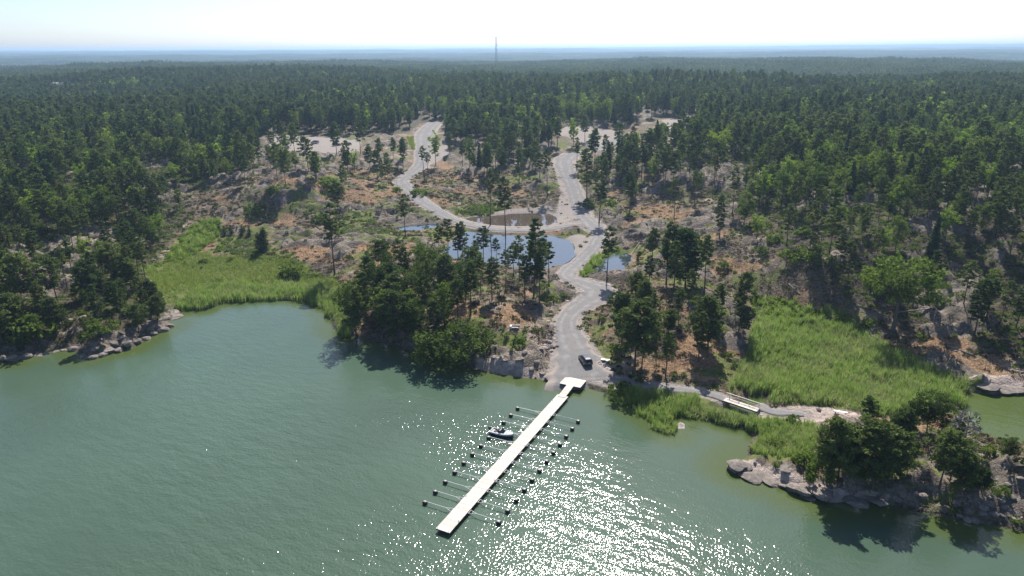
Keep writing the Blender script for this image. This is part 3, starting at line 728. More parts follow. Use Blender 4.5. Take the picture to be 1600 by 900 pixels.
reg('alder', 'broadleaf_tree', broad, [dict(seed=s, h=12.0, rad=rd, base=.18, n=80, per=40, size=.28) for s, rd in ((46, 3.0), (47, 2.6), (48, 3.3))], 'dusk', 'bark2')
reg('bright', 'birch_tree', broad, [dict(seed=s, h=14.0, rad=rd, base=.22, n=70, per=36, size=.3) for s, rd in ((51, 2.4), (52, 2.9))], 'bright', 'bark2')
reg('oak', 'broadleaf_tree', broad, [dict(seed=61, h=13.5, rad=5.6, base=.34, n=120, per=46, size=.3, r=.3, puff=.62, lean=.06)], 'leaf', 'bark2')
reg('dead', 'dead_pine', dead_tree, [dict(seed=71, h=9.0)], 'dead', 'barkdead')
reg('bush', 'shrub', low_bush, [dict(seed=s, h=hh, rad=rd) for s, hh, rd in ((81, 1.8, 1.5), (82, 1.4, 1.7), (83, 2.2, 1.4))], 'leaf', 'bark2')
reg('thicket', 'shrub', low_bush, [dict(seed=s, h=5.5, rad=4.0, n=60, per=60, size=.28) for s in (86, 87)], 'dusk', 'bark2')
reg('juniper', 'juniper_bush', column, [dict(seed=91, h=3.5, rad=.6), dict(seed=92, h=3.0, rad=.8)], 'juniper', 'bark2')
reg('youngspruce', 'spruce_sapling', spruce, [dict(seed=s, h=4.0, rad=1.2, base=.03, per=8, size=.26) for s in (95, 96)], 'spruce', 'bark2')

# ------------------------------------------------------------------ plants: where they stand
trees = []   # dict(kind, x, y, h, var, label, group)
CATS = {'alder': ('broadleaf_tree', 'tree'), 'pine': ('pine_tree', 'pine tree'), 'tallpine': ('pine_tree', 'pine tree'), 'smallpine': ('pine_tree', 'pine tree'), 'spruce': ('spruce_tree', 'spruce tree'), 'broad': ('broadleaf_tree', 'tree'), 'bright': ('birch_tree', 'birch tree'),
        'oak': ('broadleaf_tree', 'tree'), 'dead': ('dead_pine', 'dead tree'), 'bush': ('shrub', 'shrub'), 'thicket': ('shrub', 'shrub'), 'juniper': ('juniper_bush', 'juniper'), 'youngspruce': ('spruce_sapling', 'spruce sapling')}
def plant_px(items):
    """items: (kind, base x, base y, top y, label, group): height taken from the photograph at the place where the tree stands"""
    W = at_many([(i[1], i[2]) for i in items])
    zs, _ = ground(W[:, 0], W[:, 1])
    for it, (x, y), z in zip(items, W, zs):
        d = ray(it[1], it[3]); t = y / d[1]
        h = CAM_H + d[2] * t - z
        trees.append(dict(kind=it[0], x=x, y=y, h=max(.8, h), px=it[1], label=it[4], group=it[5] if len(it) > 5 else None))
plant_px([
    ('tallpine', 523, 428, 316, 'tall lone pine on the brown slope above the reed bay'),
    ('tallpine', 531, 356, 283, 'lone pine standing just behind the tall pine above the reed bay'),
    ('tallpine', 634, 372, 303, 'lone pine beside the small narrow pond'),
    ('tallpine', 790, 367, 275, 'bare stemmed pine on the bank between the two largest ponds'),
    ('tallpine', 766, 351, 262, 'slim bare stemmed pine at the edge of the brown pond'),
    ('tallpine', 855, 308, 232, 'dense crowned pine on the slope above the brown pond'),
    ('tallpine', 663, 282, 228, 'pine at the inside of the upper bend of the track, taller of two'),
    ('tallpine', 669, 278, 238, 'pine at the inside of the upper bend of the track, shorter of two'),
    ('bright', 681, 259, 204, 'slender light green birch in front of the gravel turning place'),
    ('tallpine', 936, 347, 271, 'bare stemmed pine beside the road junction'),
    ('pine', 984, 330, 266, 'bushy pine standing alone on the dry slope right of the junction'),
    ('tallpine', 1053, 341, 278, 'slim pine standing alone on the orange heath'),
    ('pine', 917, 308, 231, 'shaggy pine right of the road above the junction'),
    ('tallpine', 901, 262, 214, 'spreading pine at the gravel bend high on the right road'),
    ('tallpine', 948, 437, 353, 'lone pine at the near end of the small round pond'),
    ('tallpine', 1085, 323, 264, 'tall pine at the foot of the right hill above the orange heath'),
    ('pine', 1124, 373, 305, 'pine at the top end of the rock ridge behind the right knoll'),
    ('oak', 1395, 516, 400, 'wide leaning broadleaf tree standing above the right reed bed'),
    ('tallpine', 1308, 436, 366, 'bent pine in the clearing above the right reed bed'),
    ('thicket', 708, 560, 492, 'wide dark rounded thicket at the water left of the jetty'),
    ('juniper', 414, 393, 358, 'dark upright juniper, taller of two above the left meadow'),
    ('juniper', 407, 396, 366, 'dark upright juniper, shorter of two above the left meadow'),
    ('dead', 1500, 712, 642, 'bleached grey dead pine on the islet'),
    ('smallpine', 1411, 698, 638, 'pine with dark forked stem at the middle of the islet'),
    ('alder', 1448, 676, 608, 'wide dense crowned tree at the back of the islet by the lagoon'),
    ('smallpine', 1309, 745, 668, 'slim stemmed pine at the reed end of the islet'),
    ('smallpine', 1290, 752, 652, 'tallest pine at the reed end of the islet'),
    ('smallpine', 1362, 771, 664, 'big bushy pine above the flat shore rocks of the islet'),
    ('smallpine', 1398, 690, 642, 'small pine right of the white bench on the islet'),
    ('smallpine', 1355, 666, 622, 'dark round topped pine behind the white bench'),
    ('smallpine', 1467, 764, 676, 'large spreading pine at the front of the islet'),
    ('smallpine', 1507, 768, 712, 'pine beside the spreading pine at the front of the islet'),
    ('smallpine', 1531, 774, 730, 'small thin pine on the stony shore of the islet'),
    ('smallpine', 1572, 733, 687, 'flat topped wind bent pine at the far end of the islet'),
    ('smallpine', 1335, 752, 680, 'pine leaning over the shore rocks of the islet'),
    ('smallpine', 1490, 700, 655, 'pine next to the dead pine on the islet'),
    ('smallpine', 1322, 735, 665, 'bushy pine between the two slim pines at the reed end of the islet'),
    ('smallpine', 1385, 750, 672, 'dark bushy pine beside the biggest pine of the islet'),
    ('smallpine', 1485, 745, 690, 'bushy pine right of the spreading pine of the islet'),
    ('alder', 1470, 680, 625, 'rounded tree beside the lagoon at the back of the islet'),
    ('alder', 1425, 672, 618, 'rounded tree left of the wide crowned tree by the lagoon'),
    ('bush', 1275, 735, 712, 'green shrub on the granite slabs of the islet'),
    ('bush', 1420, 715, 695, 'low shrub in the middle of the islet'),
    ('bush', 1555, 775, 757, 'low shrub among the boulders of the islet'),
    ('bush', 1600, 745, 715, 'low shrub at the outer end of the islet'),
    ('smallpine', 1620, 745, 690, 'pine at the outer end of the islet'),
    ('bush', 1545, 720, 695, 'round shrub behind the dead pine on the islet'),
])
g = 'pines on the rise between the ponds and the jetty'
plant_px([('pine' if i % 3 else 'tallpine', a, b, c, 'pine on the rise below the large pond', g) for i, (a, b, c) in enumerate([
    (858, 450, 378), (843, 472, 396), (834, 463, 341), (812, 441, 367), (743, 411, 375), (755, 405, 353), (700, 417, 342), (716, 408, 350), (723, 408, 346), (686, 414, 351), (769, 470, 402), (735, 495, 408), (790, 455, 390), (820, 470, 400), (803, 432, 380), (776, 420, 372), (840, 440, 372), (828, 430, 365)])])
g2 = 'trees crowding the shore left of the jetty'
plant_px([(k, a, b, c, lab, g2) for k, a, b, c, lab in [(['alder', 'pine', 'broad' if i % 8 == 2 else 'alder', 'smallpine'][i % 4], a, b, c, ['leafy tree', 'pine', 'leafy tree', 'small bushy pine'][i % 4] + ' in the shore grove left of the jetty') for i, (a, b, c) in enumerate([
    (556, 528, 436), (572, 505, 425), (598, 528, 447), (622, 535, 455), (650, 540, 462), (680, 548, 470), (590, 482, 405), (615, 500, 430), (640, 492, 420), (668, 500, 425), (695, 515, 440), (580, 455, 398), (606, 448, 390), (636, 452, 385), (668, 455, 385), (700, 468, 398), (728, 470, 402), (752, 462, 398), (640, 520, 450), (610, 470, 410), (655, 470, 405), (715, 500, 430), (565, 480, 420), (740, 440, 388), (690, 440, 380), (625, 425, 372), (660, 430, 375), (600, 420, 375), (548, 505, 440)])]])
g3 = 'pines on the rocky knoll right of the road'
plant_px([(['smallpine', 'pine', 'pine'][i % 3], a, b, c, 'pine on the knoll right of the road', g3) for i, (a, b, c) in enumerate([
    (992, 572, 472), (1002, 580, 500), (1040, 585, 518), (971, 542, 457), (1020, 508, 458), (1091, 565, 488), (1106, 546, 465), (1122, 513, 444), (1154, 519, 424), (1044, 522, 483), (1052, 457, 376), (1041, 443, 346), (1071, 450, 360), (1100, 465, 368), (1122, 497, 444), (1019, 407, 357), (1014, 459, 400), (996, 427, 392), (992, 469, 426), (968, 497, 460), (988, 512, 468), (1044, 517, 484), (1094, 518, 464), (1080, 470, 420), (1010, 490, 440), (1060, 500, 450), (1148, 500, 455), (1160, 530, 480), (985, 560, 505), (1025, 560, 500)])])
g4 = 'trees on the rocky point left of the reed bay'
plant_px([(['smallpine', 'pine'][i % 2] if k is None else k, a, b, c, lab, g4) for i, (k, a, b, c, lab) in enumerate(
    [('spruce', 34, 552, 512, 'small pointed spruce at the water on the left point')] + [('bush', 47, 535, 492, 'big green shrub beside the small spruce on the left point'), ('broad', 60, 540, 488, 'leafy tree beside the small spruce on the left point'), ('bush', 150, 535, 500, 'wide shrub on the shore rocks of the left point')] +
    [(None, a, b, c, 'pine on the rocky point left of the reed bay') for a, b, c in [(91, 513, 465), (109, 522, 480), (216, 514, 475), (231, 497, 450), (247, 503, 461), (199, 457, 400), (206, 457, 404), (150, 460, 394), (135, 467, 410), (120, 478, 445), (37, 485, 398), (56, 476, 405), (240, 480, 436), (222, 480, 430), (180, 485, 440), (15, 500, 420), (90, 470, 400), (70, 500, 440), (175, 440, 380), (255, 490, 455), (5, 540, 480), (165, 470, 425), (25, 520, 460)]])])
plant_px([('youngspruce', 343 + i * 6.5 + (i % 3) * 2, 364 + (i % 2) * 5, 350 + (i * 7 % 5), 'young spruce in the row above the left meadow', 'young spruces above the left meadow') for i in range(8)])
plant_px([('bush', a, b, b - hgt, lab, 'shrubs around the left meadow') for a, b, hgt, lab in [(460, 433, 22, 'leafy shrub at the right end of the left meadow, largest there'), (448, 430, 15, 'leafy shrub beside the largest shrub of the left meadow'), (315, 420, 5, 'tiny round shrub in the left meadow'), (303, 418, 4, 'tiny round shrub in the left meadow'), (320, 410, 6, 'tiny round shrub in the left meadow'), (288, 412, 4, 'tiny round shrub in the left meadow'), (360, 408, 7, 'tiny round shrub in the left meadow'), (400, 402, 12, 'leafy shrub at the foot of the upright junipers'), (340, 440, 5, 'tiny round shrub in the left meadow')]])
plant_px([('bush', a, b, b - hgt, 'low green shrub on the open rocky slope', 'shrubs on the open slopes') for a, b, hgt in [(950, 325, 14), (918, 322, 12), (1175, 360, 14), (1210, 380, 16), (1240, 405, 20), (1275, 412, 26), (1255, 370, 18), (1190, 398, 14), (1360, 508, 12), (1440, 530, 10), (620, 300, 10), (655, 305, 12), (510, 290, 14), (525, 300, 14), (470, 300, 10), (430, 300, 10), (400, 330, 12), (500, 345, 12), (1165, 495, 14), (1180, 470, 12), (1138, 560, 12), (1270, 505, 5), (1300, 520, 5), (1150, 575, 10), (1130, 420, 14), (810, 535, 12), (800, 560, 10), (880, 465, 8), (860, 470, 9), (940, 500, 7), (960, 545, 8), (545, 405, 9), (585, 395, 9), (1000, 595, 9), (975, 606, 12), (960, 616, 14), (1240, 660, 14), (1215, 700, 12), (1255, 728, 18)]])
ORD = ['leftmost', 'second from left', 'third from left', 'fourth from left', 'fifth from left', 'sixth from left', 'seventh from left', 'eighth from left', 'ninth from left', 'tenth from left', 'eleventh from left', 'twelfth from left']
def tell_apart(items, rows=True):
    """items that share a label get their row (by distance) and their order from the left"""
    by_label = {}
    for t in items: by_label.setdefault(t['label'], []).append(t)
    for lab, ts in by_label.items():
        if len(ts) < 2: continue
        ts.sort(key=lambda t: t['y']); k = max(1, math.ceil(len(ts) / 9)) if rows else math.ceil(len(ts) / 12)
        names = {1: [''], 2: ['front row', 'back row'], 3: ['front row', 'middle row', 'back row']}.get(k, ['front row'] + ['%s row' % w for w in ('second', 'third', 'fourth', 'fifth', 'sixth', 'seventh', 'eighth', 'ninth', 'tenth', 'eleventh', 'twelfth')][:k - 2] + ['back row'])
        per = math.ceil(len(ts) / k)
        for r_ in range(k):
            row = sorted(ts[r_ * per:(r_ + 1) * per], key=lambda t: t['px'])
            for i, t in enumerate(row): t['label'] = lab + (', ' + names[r_] if names[r_] else '') + ', ' + ('rightmost' if i == len(row) - 1 and i else ORD[min(i, 11)])
tell_apart(trees)
n_hand = len(trees)

# wooded slopes: jittered grid, thinned by zone
def in_view(x, y, margin=1.12):
    dep = y * CF[1] + (0 - CAM_H + 10) * CF[2]
    return (np.abs(x) < dep * 800 / FPX * margin + 12) & (y > 60)
ZD = {'semi_left': ([(330, 300), (400, 255), (420, 238), (560, 240), (640, 240), (625, 275), (600, 300), (480, 305), (380, 320)], .22),
      'semi_mid': ([(690, 240), (720, 225), (860, 205), (875, 235), (860, 280), (800, 290), (740, 285), (690, 270)], .42),
      'semi_right': ([(920, 250), (960, 230), (1040, 225), (1066, 215), (1140, 240), (1160, 300), (1080, 300), (990, 285), (930, 300)], .62),
      'lot_trees': ([(870, 210), (985, 205), (990, 230), (900, 235)], .14),
      'semi_right2': ([(930, 300), (1000, 285), (1080, 300), (1130, 330), (1060, 335), (960, 325)], .10),
      'right_slope': ([(1130, 330), (1200, 330), (1300, 360), (1340, 430), (1300, 450), (1230, 390), (1180, 380)], .45)}
zd = {k: (polyw(p), d) for k, (p, d) in ZD.items()}
def scatter(step, y0, y1, dmax):
    xs = np.arange(-dmax, dmax, step); ys = np.arange(y0, y1, step)
    X, Y = np.meshgrid(xs, ys); X = X + rng.uniform(-.48, .48, X.shape) * step; Y = Y + rng.uniform(-.48, .48, Y.shape) * step
    X = X.ravel(); Y = Y.ravel(); k = in_view(X, Y); return X[k], Y[k]
X, Y = scatter(4.6, 62, 950, 760)
dens = np.ones(X.shape)
nearm = (Y < 660) & (np.abs(X) < 330)
xn = X[nearm]; yn = Y[nearm]; dn = np.ones(xn.shape)
dn = np.where(sdf(xn, yn, zone['open']) > -2, .0, dn)
for k, (p, d) in zd.items(): dn = np.where(sdf(xn, yn, p) > 0, d, dn)
for k in ('lot_left', 'lot_track', 'lot_far', 'meadow_far', 'lush_left', 'meadow_left', 'reed_left', 'reed_right', 'lush_right', 'fern_left', 'dry_g'): dn = np.where(sdf(xn, yn, zone[k]) > -1.0, 0, dn)
dn = np.where(sdf(xn, yn, zone['lot_right']) > 0, dn * .35, dn)
for k in ('lot_left', 'lot_right', 'lot_far', 'lot_track'):     # thinned edge below each gravel yard
    for sh_ in (14, 28): dn = np.where(sdf(xn - 0, yn + sh_, zone[k]) > -4, np.minimum(dn, .26), dn)
for p in WATERS: dn = np.where(sdf(xn, yn, p) > -2, 0, dn)
for p in pond_poly.values(): dn = np.where(sdf(xn, yn, p) > -3, 0, dn)
rd, _ = road_near(xn, yn); dn = np.where(rd < 3.0, 0, dn)
handxy = np.array([(t['x'], t['y']) for t in trees])
leftpt = (xn < -60) & (yn < 205) & (sdf(xn, yn, zone['open']) < 0); dn = np.where(leftpt, dn * .42, dn)
gap = smooth(.56, .66, fbm(xn / 22, yn / 22, 3, 131)); dn = dn * (1 - .85 * gap) * np.where(yn < 300, .78, .9)
close = np.array([np.min((handxy[:, 0] - a) ** 2 + (handxy[:, 1] - b) ** 2) for a, b in zip(xn, yn)]) < 9; dn = np.where(close, 0, dn)
dens[nearm] = dn
for hx_, hy_, hd_ in ((1264, 146, 600), (1352, 152, 575), (91, 132, 790)):     # gardens of the far houses
    dd = ray(hx_, hy_); xx_ = dd[0] * hd_ / dd[1]; wide = 20 if hd_ > 700 else 10
    dens = np.where((np.abs(X - xx_ * Y / hd_) < wide) & (Y > hd_ - 48) & (Y < hd_ + 8), 0, dens)
keep = rng.random(X.shape) < dens * .93
X = X[keep]; Y = Y[keep]
hz, _m = ground(X, Y)
u = rng.random(X.shape); broadness = fbm(X / 45, Y / 45, 3, 141)
scat = []
for i in range(len(X)):
    x, y = X[i], Y[i]
    pb = .10 + 2.6 * max(0, broadness[i] - .52) + (.25 if x > 90 and 170 < y < 420 else 0) + (.16 if x < -110 and y < 330 else 0)
    if u[i] < pb: kd = 'bright' if u[i] < pb * .3 else 'broad'
    elif u[i] > (.97 if y < 330 else .92): kd = 'spruce'
    else: kd = 'pine' if u[i] < .8 else 'tallpine'
    h = {'pine': 13.2, 'tallpine': 14.5, 'spruce': 13.5, 'broad': 11, 'bright': 11.5}[kd] * (.68 + .56 * rng.random()) * (1.0 if y < 340 else 1.08)
    if y < 210 and abs(x) > 60: h *= .82
    scat.append((kd, x, y, hz[i], h))
DST = [math.hypot(s[1], s[2]) for s in scat]
order = np.argsort(DST)
LIM = {'pine_tree': 300, 'spruce_tree': 70, 'broadleaf_tree': 150, 'birch_tree': 70}
for t in trees: n_ = CATS[t['kind']][0]; LIM[n_] = LIM.get(n_, 999) - 1
def where(x, y):
    if x < -25 and y < 215: return 'behind the left rocky point', 'trees behind the left rocky point'
    if x < -25 and y < 330: return 'on the hillside left of the clearing', 'trees on the hillside left of the clearing'
    if x < 0: return 'near the far left gravel yard', 'trees around the left gravel yard'
    if x > 70 and y < 215: return 'on the slope above the right reed bed', 'trees above the right reed bed'
    if x > 60 and y < 330: return 'on the hillside right of the clearing', 'trees on the hillside right of the clearing'
    return 'near the far right gravel yard', 'trees around the right gravel yard'
WORD = {'pine': 'pine', 'tallpine': 'bare stemmed pine', 'spruce': 'dark pointed spruce', 'broad': 'rounded leafy tree', 'bright': 'light green birch'}
rest = []
for i in order:
    kd, x, y, z, h = scat[i]; n_ = CATS[kd][0]
    vis = in_view(np.array([x]), np.array([y]), 1.0)[0]
    if LIM[n_] > 0 and vis:
        LIM[n_] -= 1; a, b = where(x, y)
        trees.append(dict(kind=kd, x=x, y=y, h=h, label=WORD[kd] + ' ' + a, group=b))
    else: rest.append(scat[i])
for t in trees[n_hand:]: t['px'] = t['x'] / t['y']
tell_apart(trees[n_hand:])
tz, _ = ground(np.array([t['x'] for t in trees]), np.array([t['y'] for t in trees]))
for t, zz in zip(trees, tz):
    nm, cat = CATS[t['kind']]; vs = KIND[t['kind']]; tm, cm, h0 = vs[rng.integers(len(vs))]
    s = t['h'] / h0
    e = empty(nm, (t['x'], t['y'], zz - .05), rng.random() * 6.28); wd = s * (.95 + .3 * rng.random())
    if t['kind'] in ('pine', 'tallpine') and s < .8: wd *= 1.1
    e.scale = (wd, wd, s)
    if t['kind'] in ('oak', 'thicket'): e.rotation_euler = (0, 0, 0)
    tag(e, t['label'], cat, t['group'])
    obj('trunk' if t['kind'] not in ('bush', 'thicket') else 'stem', tm, e); obj('crown', cm, e)

# ------------------------------------------------------------------ scattered stuff (instances on points)
def stuff(name, label, pts, rotz, scl, idx, meshes, tilt=None):
    col = bpy.data.collections.new(name + '_pieces')
    for i, m in enumerate(meshes):
        o = bpy.data.objects.new('%s_%02d' % (name, i), m); col.objects.link(o)
    me = bpy.data.meshes.new(name); me.vertices.add(len(pts)); me.vertices.foreach_set('co', np.asarray(pts, np.float32).ravel())
    for nm, dt, v in (('rotz', 'FLOAT', rotz), ('scl', 'FLOAT', scl), ('idx', 'INT', idx)):
        a = me.attributes.new(nm, dt, 'POINT'); a.data.foreach_set('value', np.asarray(v, np.float32 if dt == 'FLOAT' else np.int32))
    o = obj(name, me); tag(o, label, kind='stuff')
    ng = bpy.data.node_groups.new(name, 'GeometryNodeTree'); ng.interface.new_socket('Geometry', in_out='INPUT', socket_type='NodeSocketGeometry'); ng.interface.new_socket('Geometry', in_out='OUTPUT', socket_type='NodeSocketGeometry')
    n = ng.nodes; l = ng.links; gi = n.new('NodeGroupInput'); go = n.new('NodeGroupOutput')
    ip = n.new('GeometryNodeInstanceOnPoints'); ci = n.new('GeometryNodeCollectionInfo'); ci.inputs['Collection'].default_value = col; ci.inputs['Separate Children'].default_value = True; ci.inputs['Reset Children'].default_value = True
    def na(nm, dt):
        x = n.new('GeometryNodeInputNamedAttribute'); x.data_type = dt; x.inputs['Name'].default_value = nm; return x.outputs['Attribute']
    cxyz = n.new('ShaderNodeCombineXYZ'); l.new(na('rotz', 'FLOAT'), cxyz.inputs['Z'])
    l.new(gi.outputs[0], ip.inputs['Points']); l.new(ci.outputs[0], ip.inputs['Instance']); ip.inputs['Pick Instance'].default_value = True
    l.new(na('idx', 'INT'), ip.inputs['Instance Index']); l.new(cxyz.outputs[0], ip.inputs['Rotation']); l.new(na('scl', 'FLOAT'), ip.inputs['Scale'])
    l.new(ip.outputs[0], go.inputs[0])
    md = o.modifiers.new('scatter', 'NODES'); md.node_group = ng
    return o
def two(tr, cr, tm, cm, name):
    (tv, tf), (cv, cf) = tr, cr
    V, Fx = join([(tv, tf), (cv, cf)]); return np_mesh(name, V, Fx, [MT[tm], MT[cm]], np.r_[np.zeros(len(tf)), np.ones(len(cf))])
LOD = []
for s, b, rd in ((201, .42, 2.5), (202, .36, 2.7), (203, .5, 2.3), (204, .3, 2.5), (205, .45, 3.0)): LOD.append((two(*pine(s, 18, b, rd * 1.2, 14, .55, 1.05, False, dense=1.3), 'bark', 'pine', 'far_pine'), 'pine', 18))
for s, rd in ((211, 2.3), (212, 2.0)): LOD.append((two(*spruce(s, 17, .1, rd, 4, .75), 'bark2', 'spruce', 'far_spruce'), 'spruce', 17))
for s, rd in ((221, 3.0), (222, 3.4)): LOD.append((two(*broad(s, 13, .15, rd, 60, 16, .5), 'bark2', 'leaf', 'far_leafy'), 'broad', 13))
LOD.append((two(*broad(223, 14, .2, 2.7, 55, 16, .5), 'bark2', 'bright', 'far_birch'), 'bright', 14))
PT, RT, SC_, IX = [], [], [], []
by = {}
for i, (m, k, h) in enumerate(LOD): by.setdefault(k, []).append(i)
by['tallpine'] = by['pine']
for kd, x, y, z, h in rest:
    i = by[kd][rng.integers(len(by[kd]))]; PT.append((x, y, z - .1)); RT.append(rng.random() * 6.28); SC_.append(h / LOD[i][2]); IX.append(i)
# stands of trees for the forest farther off
def stand(seed, size, n, per, lsize, tall):
    rg = np.random.default_rng(seed); cen = []; cr = []; mi = []; mixb = (seed % 4) * .18 - .1
    V = []; F = []; k = 0; MI = []
    for i in range(n):
        x, y = rg.uniform(-size / 2, size / 2, 2); h = tall * (.75 + .45 * rg.random()); q = rg.random()
        q = q * .8 + .45 * max(0, mixb) 
        if q < .72: c = [(x + rg.normal() * .7, y + rg.normal() * .7, h * t) for t in (.55, .68, .8, .92)]; r_ = [1.5, 1.7, 1.4, .8]; mat = 0
        elif q < .84: c = [(x, y, h * t) for t in (.2, .45, .7, .92)]; r_ = [2.1, 1.6, 1.0, .5]; mat = 1
        else: c = [(x + rg.normal(), y + rg.normal(), h * .8 * t) for t in (.35, .55, .75, .9)]; r_ = [2.2, 2.5, 2.2, 1.3]; mat = 2 if q < .95 else 3
        v, f = tri_cloud(rg, c, r_, per, lsize, .8, .15); V.append(v); F.append(f + k); k += len(v); MI += [mat] * len(f)
    V = np.concatenate(V); F = np.concatenate(F)
    return np_mesh('far_stand', V, F, [MT['pine'], MT['spruce'], MT['leaf'], MT['bright']], MI)
n0 = len(LOD)
PIECES = [m for m, _, _ in LOD] + [stand(301 + i, 34, 52, 12, 1.0, 14) for i in range(4)] + [stand(311 + i, 110, 330, 3, 2.2, 14.5) for i in range(3)]
def ring(step, d0, d1, idx0, nidx, thin=None):
    xs = np.arange(-d1 * .85, d1 * .85, step); ys = np.arange(d0 * .75, d1, step)
    A, B = np.meshgrid(xs, ys); A = A + rng.uniform(-.3, .3, A.shape) * step; B = B + rng.uniform(-.3, .3, B.shape) * step
    A = A.ravel(); B = B.ravel(); D = np.hypot(A, B); k = in_view(A, B, 1.06) & (B >= d0) & (D < d1)
    A = A[k]; B = B[k]; z = far_h(A, B)
    for a, b, c in zip(A, B, z): PT.append((a, b, c - .5)); RT.append(rng.random() * 6.28); SC_.append(.85 + .3 * rng.random()); IX.append(idx0 + rng.integers(nidx))
ring(31, 955, 2900, n0, 4)
ring(105, 2900, 13500, n0 + 4, 3)
stuff('forest', 'dense green forest stretching to the horizon', PT, RT, SC_, IX, PIECES)

# reeds, grass, undergrowth
def blades(seed, n, h, wdt, spread, lean, mats, share=0.0):
    rg = np.random.default_rng(seed); V = []; F = []; MI = []
    for i in range(n):
        a = rg.random() * 6.28; q = spread * rg.random() ** .5; b = rg.random() * 6.28; hh = h * (.7 + .5 * rg.random()); le = lean * hh * (.3 + rg.random())
        p = np.array([math.cos(a) * q, math.sin(a) * q, -.1]); s = np.array([-math.sin(b), math.cos(b), 0]) * wdt / 2; o = np.array([math.cos(b + 1), math.sin(b + 1), 0]) * le
        m = p + o * .35 + np.array([0, 0, hh * .6]); t = p + o + np.array([0, 0, hh]); k = len(V)
        V += [p - s, p + s, m + s * .9, m - s * .9, t]; F += [(k, k + 1, k + 2), (k, k + 2, k + 3), (k + 3, k + 2, k + 4)]; MI += [1 if rg.random() < share else 0] * 3
    return np_mesh('blades', np.array(V), np.array(F), [MT[m] for m in mats], MI)
def cushion(seed, rad, h, n, per, size, mat):
    rg = np.random.default_rng(seed); a = rg.random(n) * 6.28; q = rg.random(n) ** .5 * rad
    c = np.column_stack([np.cos(a) * q, np.sin(a) * q, h * (.2 + .5 * rg.random(n) * (1 - (q / rad) ** 2))]); v, f = tri_cloud(rg, c, np.full(n, rad * .35), per, size, .6, .2)
    return np_mesh('cushion', v, f, [MT[mat]])
def sticks(seed, n, L):
    rg = np.random.default_rng(seed); P = []
    for i in range(n):
        a = rg.random() * 6.28; c = rg.normal(size=2) * .6; l_ = L * (.4 + .8 * rg.random()); z = .05 + .35 * rg.random()
        P.append(limb((c[0] - math.cos(a) * l_ / 2, c[1] - math.sin(a) * l_ / 2, z), (c[0] + math.cos(a) * l_ / 2, c[1] + math.sin(a) * l_ / 2, z + rg.normal() * .2), .03 + .03 * rg.random()))
    V, F = join(P); return np_mesh('sticks', V, F, [MT['twig']])
def stone_mesh(seed, mat, sub=2, flat_=.7, rough=.35):
    import bmesh
    bm = bmesh.new(); bmesh.ops.create_icosphere(bm, subdivisions=sub, radius=1); rg = np.random.default_rng(seed)
    pl = [(Vector(rg.normal(size=3)).normalized(), .66 + .3 * rg.random()) for _ in range(16)]
    for v in bm.verts:
        p = v.co.copy()
        for nrm, d in pl:
            e = p.dot(nrm) - d
            if e > 0: p -= nrm * e * .97
        nzv = fbm(np.array([p.x * 1.7 + seed]), np.array([p.y * 1.7 + p.z * 2.3]), 3, seed)[0] - .5
        p *= 1 + rough * nzv; p.z *= flat_; v.co = p
    me = bpy.data.meshes.new('stone'); bm.to_mesh(me); bm.free(); me.materials.append(mat); return me
def rock_material(name, pale):
    m, n, l, b = new_mat(name); g = n.new('ShaderNodeNewGeometry'); col, rb = rock_colour(n, l, g.outputs['Position'])
    e = nz_node(n, l, g.outputs['Position'], 1.2, 5, .65)
    col = mixc(n, l, .75 if pale else .3, col, mixc(n, l, ramp(n, l, e, .35, .65), (.36, .29, .26), (.60, .53, .49)) if pale else mixc(n, l, ramp(n, l, e, .35, .65), (.16, .145, .135), (.40, .34, .31)))
    l.new(col, b.inputs['Base Color']); b.inputs['Roughness'].default_value = .9
    bp = n.new('ShaderNodeBump'); bp.inputs['Strength'].default_value = .7; bp.inputs['Distance'].default_value = .2; l.new(nz_node(n, l, g.outputs['Position'], 3, 5, .7), bp.inputs['Height']); l.new(bp.outputs[0], b.inputs['Normal'])
    return m
MT['rock'] = rock_material('grey_granite', False); MT['palerock'] = rock_material('pale_fresh_granite', True)
def fill(poly_names, step, margin=0.0):
    P = np.concatenate([np.array(zone[n]) for n in poly_names]); lo = P.min(0); hi = P.max(0)
    A, B = np.meshgrid(np.arange(lo[0], hi[0], step), np.arange(lo[1], hi[1], step)); A = (A + rng.uniform(-.6, .6, A.shape) * step).ravel(); B = (B + rng.uniform(-.6, .6, B.shape) * step).ravel()
    d = np.full(A.shape, -1e9)
    for n in poly_names: d = np.maximum(d, sdf(A, B, zone[n]))
    edge = (fbm(A / 5, B / 5, 3, 7) - .5) * 5
    k = d > margin + np.minimum(edge, 1.2); A = A[k]; B = B[k]; rd, _ = road_near(A, B); k = rd > .7
    A = A[k]; B = B[k]; h, _ = ground(A, B); return A, B, np.maximum(h, -.15), d[k[:]] if len(d) == len(k) else None
REED_M = [blades(401 + i, 16, 1.9, .085, .42, .22, ['reed', 'reedtip'], .08) for i in range(4)] + [blades(406 + i, 16, 1.7, .085, .45, .4, ['reed', 'reedtip'], .42) for i in range(2)]
